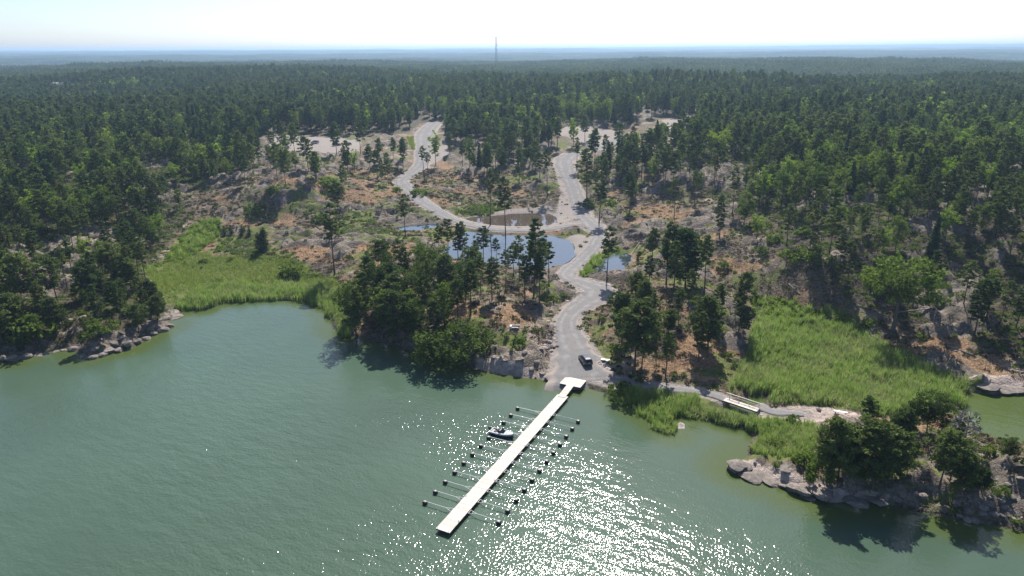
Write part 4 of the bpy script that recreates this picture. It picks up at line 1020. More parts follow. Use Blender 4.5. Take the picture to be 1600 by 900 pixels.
def reed_stuff(name, label, zones, step, hs, meshes=REED_M, ragged=0, clip=None):
    A, B, h, _ = fill(zones, step)
    k = sdf(A, B, channel) < -.4
    if ragged: k &= fbm(A / 4.5, B / 3.5, 3, 19) + .25 * rng.random(A.shape) > ragged
    if clip is not None: k &= clip(A, B)
    A, B, h = A[k], B[k], h[k]
    s = hs * (.55 + .9 * fbm(A / 3.5, B / 3.5, 3, 15)) * rng.uniform(.8, 1.2, A.shape)
    if meshes is REED_M: ix_ = np.where(fbm(A / 7, B / 5, 3, 23) + .25 * (rng.random(A.shape) - .5) > .56, rng.integers(4, 6, size=len(A)), rng.integers(4, size=len(A)))
    else: ix_ = rng.integers(len(meshes), size=len(A))
    stuff(name, label, np.column_stack([A, B, h]), rng.random(len(A)) * 6.28, s, ix_, meshes)
reed_stuff('reeds', 'green reeds fringing the left bay', ['reed_left'], .62, 1.0)
reed_stuff('reeds', 'broad green reed bed behind the footbridge', ['reed_right'], .68, 1.0)
reed_stuff('reeds', 'strip of green reeds along the shore right of the jetty', ['reed_front'], .52, .8)
GRASS_M = [blades(411 + i, 16, .75, .07, .5, .35, ['grass', 'straw'], .12) for i in range(3)]
FERN_M = [cushion(421 + i, .9, .8, 16, 12, .26, 'fern') for i in range(2)] + [cushion(424, .8, .9, 14, 12, .24, 'bright')]
reed_stuff('meadow_grass', 'pale green meadow grass behind the reeds of the left bay', ['meadow_left', 'meadow_far'], .75, 1.0, GRASS_M)
reed_stuff('lush_plants', 'lush bright green plants at the edges of the reed beds', ['lush_left', 'lush_right', 'lush_front', 'grass_pond'], .75, 1.0, [cushion(427 + i, .8, .8, 14, 12, .22, 'bright') for i in range(2)] + GRASS_M[:1] + REED_M[:1], .42)
reed_stuff('ferns', 'patches of pale green ferns on the slopes', ['fern_left', 'fern_mid', 'grass_mid'], 1.2, .8, FERN_M, .62)
# undergrowth of the open slopes
UG = [cushion(431, .55, .45, 9, 10, .16, 'heath'), cushion(432, .8, .5, 12, 10, .18, 'heath'), blades(433, 14, .5, .06, .5, .5, ['straw', 'grass'], .3), blades(434, 14, .45, .06, .6, .5, ['straw', 'straw'], .0),
      cushion(435, .6, .5, 9, 10, .18, 'fern'), cushion(436, .8, .8, 12, 12, .2, 'leaf'), sticks(437, 16, 2.0), sticks(438, 22, 2.6), cushion(439, .5, .6, 9, 12, .18, 'juniper')]
A, B = scatter(1.25, 66, 330, 230)
k = np.ones(A.shape, bool)
for p in WATERS: k &= sdf(A, B, p) < -.8
for p in pond_poly.values(): k &= sdf(A, B, p) < -.8
k &= zmask(A, B, REEDS + ['meadow_left', 'lush_left', 'lush_right', 'lush_front']) < .4
k &= (zmask(A, B, SAND, 1.5) < .5) | (rng.random(A.shape) < .12)
A, B = A[k], B[k]
rd, _ = road_near(A, B); k = rd > .6 - .9 * (rng.random(A.shape) < .35); A, B = A[k], B[k]
h, mk = ground(A, B)
dn = .85 - .62 * mk['rock'] - .4 * mk['pink']; k = rng.random(A.shape) < dn
A, B, h = A[k], B[k], h[k]; mk = {q: v[k] for q, v in mk.items()}
tw = fbm(A / 12, B / 12, 3, 161); gr = fbm(A / 9, B / 7, 3, 81); u = rng.random(A.shape)
ix = np.where(u < .34, 0, np.where(u < .52, 1, np.where(u < .7, 3, np.where(u < .76, 4, np.where(u < .80, 5, np.where(u < .84, 8, 2))))))
ix = np.where((tw > .54) & (rng.random(A.shape) < .4), 6 + (rng.random(A.shape) < .4), ix)
ix = np.where((mk['dry'] > .4) & (rng.random(A.shape) < .75), 3, ix)
ix = np.where((gr > .54) & (rng.random(A.shape) < .6), np.where(rng.random(A.shape) < .6, 2, 4), ix)
ix = np.where((mk['floor'] > .5) & (rng.random(A.shape) < .35), 5, ix)
stuff('undergrowth', 'heather, dry grass, ferns and brushwood covering the slopes', np.column_stack([A, B, h]), rng.random(len(A)) * 6.28, rng.uniform(.7, 1.35, len(A)), ix, UG)
# loose stones
SM = [stone_mesh(441 + i, MT['rock'], 1, .65) for i in range(3)] + [stone_mesh(444, MT['palerock'], 1, .6)]
A, B = scatter(2.6, 66, 330, 230); k = np.ones(A.shape, bool)
for p in WATERS: k &= sdf(A, B, p) < .8
for p in pond_poly.values(): k &= sdf(A, B, p) < -.3
k &= zmask(A, B, REEDS + ['meadow_left', 'lush_left', 'lush_right', 'lush_front']) < .3; A, B = A[k], B[k]
rd, _ = road_near(A, B); k = rd > .3; A, B, rd = A[k], B[k], rd[k]; h, mk = ground(A, B)
pr = .08 + .3 * mk['rock'] + .35 * mk['pink'] + .5 * (rd < 2.0) + .3 * mk['mud'] * (mk['pink'] + .3); k = rng.random(A.shape) < pr
stuff('loose_stones', 'loose stones strewn over the rocky ground', np.column_stack([A[k], B[k], h[k]]), rng.random(k.sum()) * 6.28, .14 + .4 * rng.random(k.sum()) ** 3 * 1.4, np.where((rd[k] < 2) & (rng.random(k.sum()) < .6), 3, rng.integers(3, size=k.sum())), SM)

# ------------------------------------------------------------------ jetty
def wood_material(name, a, b_):
    m, n, l, b = new_mat(name); t = n.new('ShaderNodeTexCoord'); oi = n.new('ShaderNodeNewGeometry')
    x = nz_node(n, l, t.outputs['Object'], 1.0, 4, .6, .4, 6)
    c = mixc(n, l, ramp(n, l, x, .3, .7), a, b_)
    hs = n.new('ShaderNodeHueSaturation'); mr = n.new('ShaderNodeMapRange'); mr.inputs['To Min'].default_value = .8; mr.inputs['To Max'].default_value = 1.12
    l.new(oi.outputs['Random Per Island'], mr.inputs['Value']); l.new(mr.outputs['Result'], hs.inputs['Value']); l.new(c, hs.inputs['Color']); l.new(hs.outputs[0], b.inputs['Base Color']); b.inputs['Roughness'].default_value = .75
    return m
MT['deck'] = wood_material('bleached_deck_boards', (.56, .49, .42), (.68, .61, .54))
MT['beam'] = simple('tarred_timber', (.09, .07, .055), .8, 0, .3)
MT['galv'] = simple('galvanised_steel', (.60, .60, .60), .5, .1)
MT['float'] = simple('black_plastic_float', (.012, .013, .014), .45)
MT['concrete'] = simple('grey_concrete', (.33, .32, .30), .9, 0, .2)
def P3(px, py, z): a, b = flat(px, py, z); return Vector((a, b, z))
JZ = .62
jo = (P3(680.7, 826, JZ) + P3(702.7, 832.7, JZ)) / 2; ji = (P3(870, 618.3, JZ) + P3(889.3, 617.3, JZ)) / 2
jd = (ji - jo); JL = jd.length; jd.normalize(); jn = Vector((jd.y, -jd.x, 0)); JW = 2.25
jrot = math.atan2(jd.y, jd.x)     # local +x runs along the jetty towards the shore, local -y is its right side
jet = tag(empty('floating_jetty', (jo.x, jo.y, 0), jrot), 'long pale timber floating jetty with mooring booms along both sides', 'jetty')
SEG = 4
def board_mesh(L, Wd, step=.148):
    b = MB(); x = step / 2; i = 0
    while x < L:
        b.box((x, random.uniform(-.012, .012), random.uniform(-.003, .003)), (step - .012, Wd, .035)); x += step
    return b
for s in range(SEG):
    L = JL / SEG - .05
    sec = board_mesh(L, JW).build('deck_section', MT['deck'], jet, (s * JL / SEG, 0, JZ))
    f = MB()
    for yy in (-JW / 2 + .06, 0, JW / 2 - .06): f.box((L / 2, yy, -.13), (L, .10, .2))
    f.box((.05, 0, -.13), (.08, JW - .25, .19)); f.box((L - .05, 0, -.13), (.08, JW - .25, .19)); f.build('frame', MT['beam'], sec)
    for q in range(2):
        fl = MB(); fl.box((0, 0, 0), (1.7, JW - .4, .62)); fl.build('pontoon', MT['float'], jet, (s * JL / SEG + L * (.22 + .56 * q), 0, .08))
for s in range(SEG * 2):
    b = MB(); b.tube((0, 0, 0), (0, 0, .22), .05, .04, 8); b.tube((-.12, 0, .2), (.12, 0, .2), .035, .035, 8); b.build('bollard', MT['galv'], jet, ((s + .5) * JL / SEG / 2, (JW / 2 - .14) * (1 if s % 2 else -1), JZ + .02))
bm_ = MB(); BL = 4.85
bm_.tube((1.25, 0, .0), (BL, 0, -.02), .055, .055, 6)
for yy in (-.42, .42): bm_.tube((.02, yy, -.02), (1.3, 0, 0), .042, .042, 6)
bm_.tube((.1, -.4, -.02), (.1, .4, -.02), .03, .03, 6); bm_.tube((.65, -.2, -.01), (.65, .2, -.01), .025, .025, 6)
boom_me = bm_.mesh('mooring_boom', MT['galv'])
fm = MB(); fm.loft([[(-.26, -.24, -.5), (.26, -.24, -.5), (.26, .24, -.5), (-.26, .24, -.5)], [(-.3, -.28, -.2), (.3, -.28, -.2), (.3, .28, -.2), (-.3, .28, -.2)], [(-.3, -.28, .02), (.3, -.28, .02), (.3, .28, .02), (-.3, .28, .02)], [(-.24, -.22, .1), (.24, -.22, .1), (.24, .22, .1), (-.24, .22, .1)]])
float_me = fm.mesh('float', MT['float']); capm = MB(); capm.box((0, 0, .115), (.16, .12, .03)); cap_me = capm.mesh('float_plate', MT['galv'])
sc_ = 64.0 / 60.0
for side in (1, -1):
    for i in range(12):
        along = ((34.35 - i * 2.66) if side < 0 else (34.0 - i * 2.69)) * sc_
        bo = obj('mooring_boom', boom_me, jet, (along, side * JW / 2, JZ - .12), math.pi / 2 * side)
        fo = obj('float', float_me, bo, (BL, 0, -.1)); obj('float_plate', cap_me, bo, (BL, 0, -.1))
for k, (x, y) in enumerate(((.18, .9), (.18, -.9))):
    MB().tube((0, 0, 0), (0, 0, .35), .03, .03, 6).build('mooring_post', MT['galv'], jet, (x, y, JZ))
# ramp and landing platform
pc = [P3(883, 589, 1.0), P3(916, 594, 1.0), P3(907.7, 605.3, 1.0), P3(874.3, 599.7, 1.0)]
pm = (pc[0] + pc[1] + pc[2] + pc[3]) / 4; pw = ((pc[1] - pc[0]).length + (pc[2] - pc[3]).length) / 2; pdp = ((pc[3] - pc[0]).length + (pc[2] - pc[1]).length) / 2
pf = tag(empty('landing_platform', (pm.x, pm.y, 0), jrot), 'pale timber landing platform at the head of the jetty', 'platform')
board_mesh(pdp, pw).build('deck', MT['deck'], pf, (-pdp / 2, 0, 1.0))
fr = MB()
for yy in np.linspace(-pw / 2 + .05, pw / 2 - .05, 5): fr.box((0, yy, .88), (pdp - .06, .08, .2))
fr.box((-pdp / 2 + .04, 0, .875), (.06, pw - .1, .21)); fr.box((pdp / 2 - .04, 0, .875), (.06, pw - .1, .21)); fr.build('frame', MT['beam'], pf)
for a in (-1, 1):
    for b in (-1, 0, 1): MB().tube((0, 0, -1.6), (0, 0, .86), .11, .1, 8).build('post', MT['beam'], pf, (a * (pdp / 2 - .25), b * (pw / 2 - .3), 0))
ramp_ = tag(empty('gangway', (ji.x, ji.y, 0), jrot), 'narrow pale gangway joining the landing platform to the jetty', 'gangway')
g0 = Vector((-.85, 0, JZ + .07)); gend = (Vector((pm.x, pm.y, 0)) - Vector((ji.x, ji.y, 0))).dot(jd) - pdp / 2 + .12; g1 = Vector((gend, 0, 1.04))
gl = (g1 - g0).length; ga = math.atan2(g1.z - g0.z, g1.x - g0.x)
o = board_mesh(gl, 1.45).build('deck', MT['deck'], ramp_, g0); o.rotation_euler = (0, -ga, 0)
for yy in (-.66, .66):
    o = MB().box((gl / 2, 0, -.09), (gl, .06, .13)).build('side_beam', MT['beam'], ramp_, g0 + Vector((0, yy, 0))); o.rotation_euler = (0, -ga, 0)

# ------------------------------------------------------------------ motorboat
MT['gel'] = simple('white_gelcoat', (.50, .52, .54), .25); MT['navy'] = simple('navy_hull', (.012, .022, .075), .25); MT['blackp'] = simple('black_cover', (.012, .012, .014), .5)
MT['glass'] = simple('dark_glass', (.02, .025, .03), .08); MT['seat'] = simple('grey_vinyl', (.35, .34, .33), .6); MT['chrome'] = simple('polished_steel', (.7, .7, .7), .2, 1.0)
def make_boat(loc, rz):
    e = empty('motorboat', loc, rz); e.scale = (.9, .88, .88); tag(e, 'small white and navy motorboat with black outboard moored at the jetty', 'motorboat')
    L = 4.9; st = [(0, .90, .62, .30), (.8, .98, .66, .26), (1.8, 1.02, .70, .22), (2.9, .98, .76, .20), (3.8, .76, .82, .22), (4.45, .40, .88, .34), (4.85, .06, .92, .62)]
    def ring(x, w, zt, dr): return [(x, -w, zt), (x, -w * .96, zt * .35), (x, -w * .62, -.02), (x, 0, -.22 + dr * .4 if x > 4 else -.22), (x, w * .62, -.02), (x, w * .96, zt * .35), (x, w, zt)]
    h = MB(); h.loft([ring(*s) for s in st], 0, False, False); h.add(ring(*st[0]), [tuple(range(7))], 0); h.build('hull', MT['navy'], e, smooth_=False)
    s = MB()
    for sd in (-1, 1): s.loft([[(x, sd * (w + .012), zt), (x, sd * (w * .975 + .02), zt * .62)] for x, w, zt, d in st], 0, False, False)
    s.build('topside_band', MT['gel'], e)
    d = MB()      # side decks and foredeck round an open cockpit
    for sd in (-1, 1): d.loft([[(x, sd * w, zt + .002), (x, sd * max(.02, w - .26), zt + .05)] for x, w, zt, q in st[:5]], 0, False, False)
    d.loft([[(3.05, -.72, .80), (3.05, 0, .88), (3.05, .72, .80)], [(3.8, -.5, .87), (3.8, 0, .94), (3.8, .5, .87)], [(4.45, -.39, .885), (4.45, 0, .95), (4.45, .39, .885)], [(4.84, -.05, .925), (4.84, 0, .935), (4.84, .05, .925)]], 0, False, False)
    d.loft([[(3.8, s_ * .76, .822), (3.8, s_ * .5, .87)] if False else [(3.8, s_ * .76, .823), (3.8, s_ * .5, .871)] for s_ in (1,)] + [[(4.45, .40, .882), (4.45, .39, .886)]], 0, False, False)
    d.loft([[(3.8, -.76, .823), (3.8, -.5, .871)], [(4.45, -.40, .882), (4.45, -.39, .886)]], 0, False, False)
    d.box((.12, 0, .60), (.22, 1.78, .10)); d.build('deck', MT['gel'], e)
    c = MB(); c.box((1.6, 0, .16), (2.9, 1.5, .04)); c.build('cockpit_floor', MT['seat'], e)
    for y in (-.4, .4): b = MB(); b.box((1.45, y, .38), (.45, .46, .34)); b.box((1.24, y, .68), (.09, .44, .42)); b.build('seat', MT['seat'], e)
    MB().box((.5, 0, .36), (.42, 1.45, .34)).build('rear_bench', MT['seat'], e)
    k = MB(); k.box((2.15, .4, .55), (.45, .62, .55)); k.box((2.15, -.4, .55), (.45, .62, .55)); k.build('console', MT['gel'], e)
    wd = MB(); wd.loft([[(2.55, -.74, .84), (1.95, -.80, .84)], [(2.25, -.62, 1.22), (1.95, -.70, 1.20)], ], 0, False, False); wd.loft([[(2.55, -.74, .84), (2.78, 0, .88), (2.55, .74, .84)], [(2.25, -.62, 1.22), (2.38, 0, 1.26), (2.25, .62, 1.22)]], 0, False, False); wd.loft([[(1.95, .80, .84), (2.55, .74, .84)], [(1.95, .70, 1.20), (2.25, .62, 1.22)]], 0, False, False); wd.build('windscreen', MT['glass'], e)
    cv = MB(); cv.loft([[(1.55, -.62, .80), (1.55, -.4, 1.02), (1.55, .4, 1.02), (1.55, .62, .80)], [(2.0, -.66, .84), (2.05, -.48, 1.18), (2.05, .48, 1.18), (2.0, .66, .84)], [(2.30, -.66, .86), (2.22, -.5, 1.15), (2.22, .5, 1.15), (2.30, .66, .86)]], 0, True, True); cv.build('canopy_cover', MT['blackp'], e)
    om = tag(MB().loft([[(-.55, -.16, .72), (-.05, -.2, .72), (-.05, .2, .72), (-.55, .16, .72)], [(-.62, -.2, .95), (-.05, -.22, .98), (-.05, .22, .98), (-.62, .2, .95)], [(-.5, -.13, 1.14), (-.12, -.15, 1.17), (-.12, .15, 1.17), (-.5, .13, 1.14)]]).build('outboard_motor', MT['blackp'], e))
    lg = MB(); lg.box((-.28, 0, .3), (.22, .12, .86)); lg.box((-.3, 0, -.28), (.4, .07, .3)); lg.build('leg', MT['blackp'], om)
    r = MB()
    for y in (-.5, .5): r.tube((3.5, y * 1.1, .86), (3.6, y * 1.05, 1.08), .014, .014, 5); r.tube((3.6, y * 1.05, 1.08), (4.5, y * .5, 1.16), .014, .014, 5)
    r.tube((4.5, -.25, 1.16), (4.5, .25, 1.16), .014, .014, 5); r.build('bow_rail', MT['chrome'], e)
bc = P3(786, 679, .25)
make_boat((bc.x - 2.35 * jn.x, bc.y - 2.35 * jn.y, .12), math.atan2(jn.y, jn.x))

# ------------------------------------------------------------------ cars
def make_car(loc, rz, paint, label, group=None):
    e = tag(empty('parked_car', loc, rz), label, 'car', group)      # nose towards local +x
    def sec(x, w, zb, zt, s=.12): return [(x, -w, zb + .1), (x, -w * 1.0, (zb + zt) / 2), (x, -w + s, zt), (x, w - s, zt), (x, w, (zb + zt) / 2), (x, w, zb + .1), (x, w - .1, zb), (x, -w + .1, zb)]
    b = MB(); b.loft([sec(-2.33, .74, .42, .82), sec(-2.26, .86, .34, .98, .08), sec(-1.6, .92, .28, 1.0, .08), sec(0, .93, .26, .99, .08), (sec(.95, .93, .26, .98, .1)), sec(1.7, .91, .28, .90, .16), sec(2.2, .82, .32, .76, .2), sec(2.36, .66, .4, .62, .2)]); b.build('body', paint, e, smooth_=False)
    def top(x, w, z): return [(x, -w, z), (x, w, z)]
    g = MB(); zb = .985
    low = [(-2.2, .80), (-1.2, .84), (.1, .84), (1.15, .80)]; hi = [(-1.86, .60, 1.44), (-1.2, .65, 1.50), (-.1, .66, 1.52), (.3, .62, 1.47)]
    V = []
    for (x, w), (x2, w2, z2) in zip(low, hi): V.append([(x, -w, zb), (x2, -w2, z2), (x2, w2, z2), (x, w, zb)])
    g.loft(V, 0, True, True); g.build('windows', MT['glass'], e)
    r = MB(); rr = []
    for x2, w2, z2 in hi: rr.append([(x2, -w2 - .02, z2 - .03), (x2, -w2 + .06, z2 + .025), (x2, w2 - .06, z2 + .025), (x2, w2 + .02, z2 - .03)])
    r.loft(rr, 0, True, True); ro = r.build('roof', paint, e)
    for y in (-.56, .56): MB().tube((-1.5, y, 1.56), (.1, y, 1.57), .022, .022, 6).build('roof_rail', MT['chrome'], ro)
    for i in range(3):
        for sd in (-1, 1):
            a, c = low[i], hi[i]; MB().tube((a[0], sd * (a[1] + .01), zb), (c[0], sd * (c[1] + .012), c[2]), .04, .035, 5).build('pillar', paint, e)
    for sd in (-1, 1): MB().tube((1.15, sd * .8, zb), (.3, sd * .63, 1.48), .04, .035, 5).build('pillar', paint, e)
    for x in (-1.42, 1.40):
        for sd in (-1, 1):
            wh = MB().tube((0, -.11, 0), (0, .11, 0), .33, .33, 16).build('wheel', MT['float'], e, (x, sd * .83, .33)); MB().tube((0, sd * .05, 0), (0, sd * .118, 0), .21, .19, 10).build('rim', MT['galv'], wh)
    for sd in (-1, 1):
        MB().box((-2.27, sd * .70, .86), (.1, .22, .2)).build('taillight', MT['red'], e); MB().box((2.22, sd * .62, .66), (.16, .28, .12), -sd * .3).build('headlight', MT['gel'], e); MB().box((.72, sd * 1.0, 1.02), (.12, .18, .12)).build('mirror', paint, e)
    MB().box((-2.335, 0, .74), (.02, .5, .11)).build('number_plate', MT['gel'], e)
    MB().box((-2.30, 0, .46), (.14, 1.5, .14)).build('bumper', MT['blackp'], e)
    MB().box((-1.92, 0, 1.46), (.22, 1.2, .035)).build('spoiler', paint, e)
    return e
def paint(name, col): m, n, l, b = new_mat(name); b.inputs['Base Color'].default_value = (*col, 1); b.inputs['Roughness'].default_value = .22; b.inputs['Metallic'].default_value = .3; b.inputs['Coat Weight'].default_value = .8; b.inputs['Coat Roughness'].default_value = .05; return m
MT['red'] = simple('red_lens', (.35, .01, .01), .2)
MT['dark_paint'] = paint('dark_grey_car_paint', (.016, .019, .022)); MT['navy_paint'] = paint('dark_blue_car_paint', (.01, .015, .03)); MT['silver_paint'] = paint('silver_car_paint', (.42, .43, .44))
road_z = lambda x, y: road_near(np.array([x]), np.array([y]))[1][0]
(wx, wy), = at_many([(914.5, 566)]); make_car((wx, wy, road_z(wx, wy) + .045), R(90 + 14), MT['dark_paint'], 'dark estate car parked on the gravel near the jetty')
for px, py, rz, pt, lab in ((526, 228, 20, 'navy_paint', 'dark blue car parked in the left gravel yard among the pines'), (492, 224, 160, 'silver_paint', 'silver car parked in the left gravel yard behind the pines'), (545, 227, 80, 'dark_paint', 'dark grey car at the right end of the left gravel yard')):
    (wx, wy), = at_many([(px, py)]); make_car((wx, wy, gz(wx, wy)), R(rz), MT[pt], lab, 'cars in the left gravel yard')

# ------------------------------------------------------------------ people
MT['skin'] = simple('skin', (.46, .27, .19), .6); MT['hair'] = simple('dark_hair', (.03, .02, .015), .7); MT['blackcloth'] = simple('black_cloth', (.012, .012, .014), .9); MT['green'] = simple('green_cloth', (.015, .20, .075), .85); MT['pinkcloth'] = simple('pink_cloth', (.45, .2, .22), .85); MT['darkcloth'] = simple('charcoal_cloth', (.03, .03, .035), .9); MT['shoe'] = simple('dark_shoe', (.03, .028, .026), .7)
def make_person(loc, rz, height, mats, label, step=.0, arm=.0):
    """mats: shirt, legs_upper, legs_lower"""
    J = {'pel': (0, 0, .53), 'waist': (0, 0, .60), 'chest': (0, -.005, .72), 'neck': (0, 0, .825), 'head0': (0, .012, .865), 'head1': (0, .018, .93), 'top': (0, .005, .985)}
    rad = {'pel': (.095, .07), 'waist': (.08, .062), 'chest': (.10, .066), 'neck': (.032, .034), 'head0': (.040, .048), 'head1': (.046, .056), 'top': (.026, .030)}
    ed = [('pel', 'waist'), ('waist', 'chest'), ('chest', 'neck'), ('neck', 'head0'), ('head0', 'head1'), ('head1', 'top')]
    for s, n in ((-1, 'l'), (1, 'r')):
        f = step * s
        J.update({n + 'hip': (s * .052, 0, .50), n + 'knee': (s * .056, f * .5 + .012, .275), n + 'ank': (s * .058, f - .008, .045), n + 'toe': (s * .068, f + .085, .018),
                  n + 'sh': (s * .112, 0, .795), n + 'el': (s * .150, -.01 + arm * .03, .635), n + 'wr': (s * .155, .04 + arm * .08, .505), n + 'hand': (s * .15, .055 + arm * .1, .455)})
        rad.update({n + 'hip': (.056, .06), n + 'knee': (.036, .038), n + 'ank': (.024, .026), n + 'toe': (.024, .018), n + 'sh': (.036, .036), n + 'el': (.026, .026), n + 'wr': (.018, .018), n + 'hand': (.022, .016)})
        ed += [('pel', n + 'hip'), (n + 'hip', n + 'knee'), (n + 'knee', n + 'ank'), (n + 'ank', n + 'toe'), ('chest', n + 'sh'), (n + 'sh', n + 'el'), (n + 'el', n + 'wr'), (n + 'wr', n + 'hand')]
        hx, hy, hz_ = J[n + 'hand']
        for q, (dx, dy, ln) in enumerate(((-.012, .010, .034), (-.004, .012, .038), (.004, .010, .036), (.011, .006, .030), (-.002, .030, .026))):
            J[n + 'f%d' % q] = (hx + dx, hy + dy, hz_ - (ln if q < 4 else .004)); rad[n + 'f%d' % q] = (.0052, .0052); ed.append((n + 'hand', n + 'f%d' % q))
    names = list(J); me = bpy.data.meshes.new('person'); me.from_pydata([Vector(J[k]) * height for k in names], [(names.index(a), names.index(b)) for a, b in ed], []); me.update()
    tmp = bpy.data.objects.new('person_build', me); C.objects.link(tmp)
    sk = tmp.modifiers.new('skin', 'SKIN'); sk.use_smooth_shade = True
    for v, k in zip(me.skin_vertices[0].data, names): v.radius = (rad[k][0] * height, rad[k][1] * height); v.use_root = (k == 'pel')
    tmp.modifiers.new('sub', 'SUBSURF').levels = 1
    dg = bpy.context.evaluated_depsgraph_get(); body = bpy.data.meshes.new_from_object(tmp.evaluated_get(dg)); bpy.data.objects.remove(tmp)
    body.materials.clear()
    for m in [MT['skin'], mats[0], mats[1], mats[2], MT['shoe'], MT['hair']]: body.materials.append(m)
    for p in body.polygons:
        x, y, z = p.center / height; mi = 0
        if z > .945 or (z > .885 and y < -.012): mi = 5
        elif z > .83: mi = 0
        elif z < .05: mi = 4
        elif abs(x) > .125 and z < .68: mi = 0
        elif z > .53: mi = 1
        elif z > .30: mi = 2
        else: mi = 3
        p.material_index = mi; p.use_smooth = True
    e = obj('person', body, None, loc, rz); tag(e, label, 'person', 'people standing beside the road')
    f = MB(); n_ = height
    f.loft([[(-.010 * n_, .066 * n_, .895 * n_), (.010 * n_, .066 * n_, .895 * n_), (0, .062 * n_, .93 * n_)], [(-.003 * n_, .086 * n_, .897 * n_), (.003 * n_, .086 * n_, .897 * n_), (0, .068 * n_, .925 * n_)]]); f.build('nose', MT['skin'], e)
    for s in (-1, 1): MB().box((s * .018 * n_, .071 * n_, .928 * n_), (.011 * n_, .006 * n_, .006 * n_)).build('eye', MT['hair'], e); MB().box((s * .046 * n_, .01 * n_, .915 * n_), (.01 * n_, .022 * n_, .034 * n_)).build('ear', MT['skin'], e)
    MB().box((0, .064 * n_, .878 * n_), (.028 * n_, .006 * n_, .007 * n_)).build('mouth', MT['pinkcloth'], e)
    hair = MB(); hair.loft([[(math.cos(t) * r_ * n_, (math.sin(t) * r_ * 1.15 - .004) * n_, z_ * n_) for t in np.linspace(0, 2 * math.pi, 9)[:-1]] for r_, z_ in ((.050, .945), (.049, .97), (.030, .993), (.006, 1.0))]); hair.build('hair', MT['hair'], e)
    return e
for (px, py), ht, rz, ms, lab, st, ar in (((861.6, 520.8), 1.83, 170, ('blackcloth', 'pinkcloth', 'skin'), 'person in black top and pink shorts standing at the road edge', .05, .2), ((852, 524.3), 1.78, 200, ('green', 'darkcloth', 'skin'), 'person in a green shirt standing above the pale rocks', .08, .5), ((842, 531.4), 1.72, 150, ('blackcloth', 'blackcloth', 'skin'), 'person in black clothes with bare legs on the grey rock slope', .04, .3)):
    (wx, wy), = at_many([(px, py)]); rdd, rll = road_near(np.array([wx]), np.array([wy])); zz = max(gz(wx, wy), rll[0] - .01 if rdd[0] < 0 else -9)
    make_person((wx, wy, zz - .01), R(rz), ht, [MT[m] for m in ms], lab, st, ar)

# ------------------------------------------------------------------ footbridge
bA = P3(1132.5, 623.5, 1.0); bB = P3(1185.5, 641, 1.0); bd = bB - bA; bL = bd.length; brot = math.atan2(bd.y, bd.x)
br = tag(empty('footbridge', (bA.x, bA.y, 0), brot), 'pale timber footbridge with a single handrail over the reedy channel', 'footbridge')
board_mesh(bL, 1.5).build('deck', MT['deck'], br, (0, 0, 1.0))
for yy in (-.6, .6): MB().box((bL / 2, yy, .84), (bL, .12, .26)).build('beam', MT['beam'], br)
for x in (.5, bL * .36, bL * .66, bL - .3): MB().box((x, .79, 1.42), (.09, .09, 1.15)).build('railing_post', MT['deck'], br)
MB().box((bL / 2, .79, 2.02), (bL + .2, .14, .05)).build('handrail', MT['deck'], br)
MB().box((bL / 2, .735, 1.55), (bL + .1, .03, .11)).build('middle_rail', MT['deck'], br)
for x in (.3, bL - .3): MB().box((x, 0, .35), (.5, 1.7, .72)).build('abutment', MT['concrete'], br)

# ------------------------------------------------------------------ seats and tables
MT['whitetop'] = simple('white_painted_board', (.74, .72, .70), .6, 0, .08); MT['steel'] = simple('dark_steel', (.03, .03, .032), .5)
def at1(px, py): (a, b), = at_many([(px, py)]); return a, b, gz(a, b)
for px, py, lab in ((942.5, 561.5, 'low white topped square table beside the gravel, nearer the car of two'), (949.5, 563.5, 'low white topped square table beside the gravel, nearer the trees of two')):
    x, y, z = at1(px, py); t = tag(empty('low_table', (x, y, z), R(-10)), lab, 'table', 'low white tables by the landing')
    for q in (-.22, .22): MB().box((0, q, .46), (.9, .42, .05)).build('board', MT['whitetop'], t)
    MB().box((0, 0, .40), (.8, .06, .06)).build('crossbar', MT['steel'], t)
    for a in (-.36, .36):
        for b in (-.34, .34): MB().box((a, b, .18), (.06, .06, .46)).build('leg', MT['steel'], t)
x, y, z = at1(1313, 647); t = tag(empty('bench', (x, y, z), R(-22)), 'white plank bench on the flat rock beyond the footbridge', 'bench')
for q in (-.15, .15): MB().box((0, q, .46), (2.3, .26, .06)).build('seat_plank', MT['whitetop'], t)
for a in (-.85, .85): MB().box((a, 0, .2), (.12, .46, .44)).build('leg', MT['steel'], t)
x, y, z = at1(804, 511); t = tag(empty('timber_bench', (x, y, z), R(-4)), 'open white timber bench frame on the grass above the shore rocks', 'bench'); t.scale = (.85, .8, .8)
MB().box((-1.0, 0, .45), (.5, 1.25, .75)).build('end_box', MT['whitetop'], t); MB().box((.2, .62, .62), (2.3, .12, .3)).build('back_plank', MT['whitetop'], t); MB().box((.1, -.58, .42), (1.9, .14, .16)).build('front_plank', MT['whitetop'], t)
MB().box((.1, .05, .34), (1.8, .9, .05)).build('seat', MT['steel'], t)
for a, b in ((-.7, -.5), (.95, -.5), (.95, .5), (0, .5)): MB().box((a, b, .2), (.1, .1, .42)).build('leg', MT['whitetop'], t)

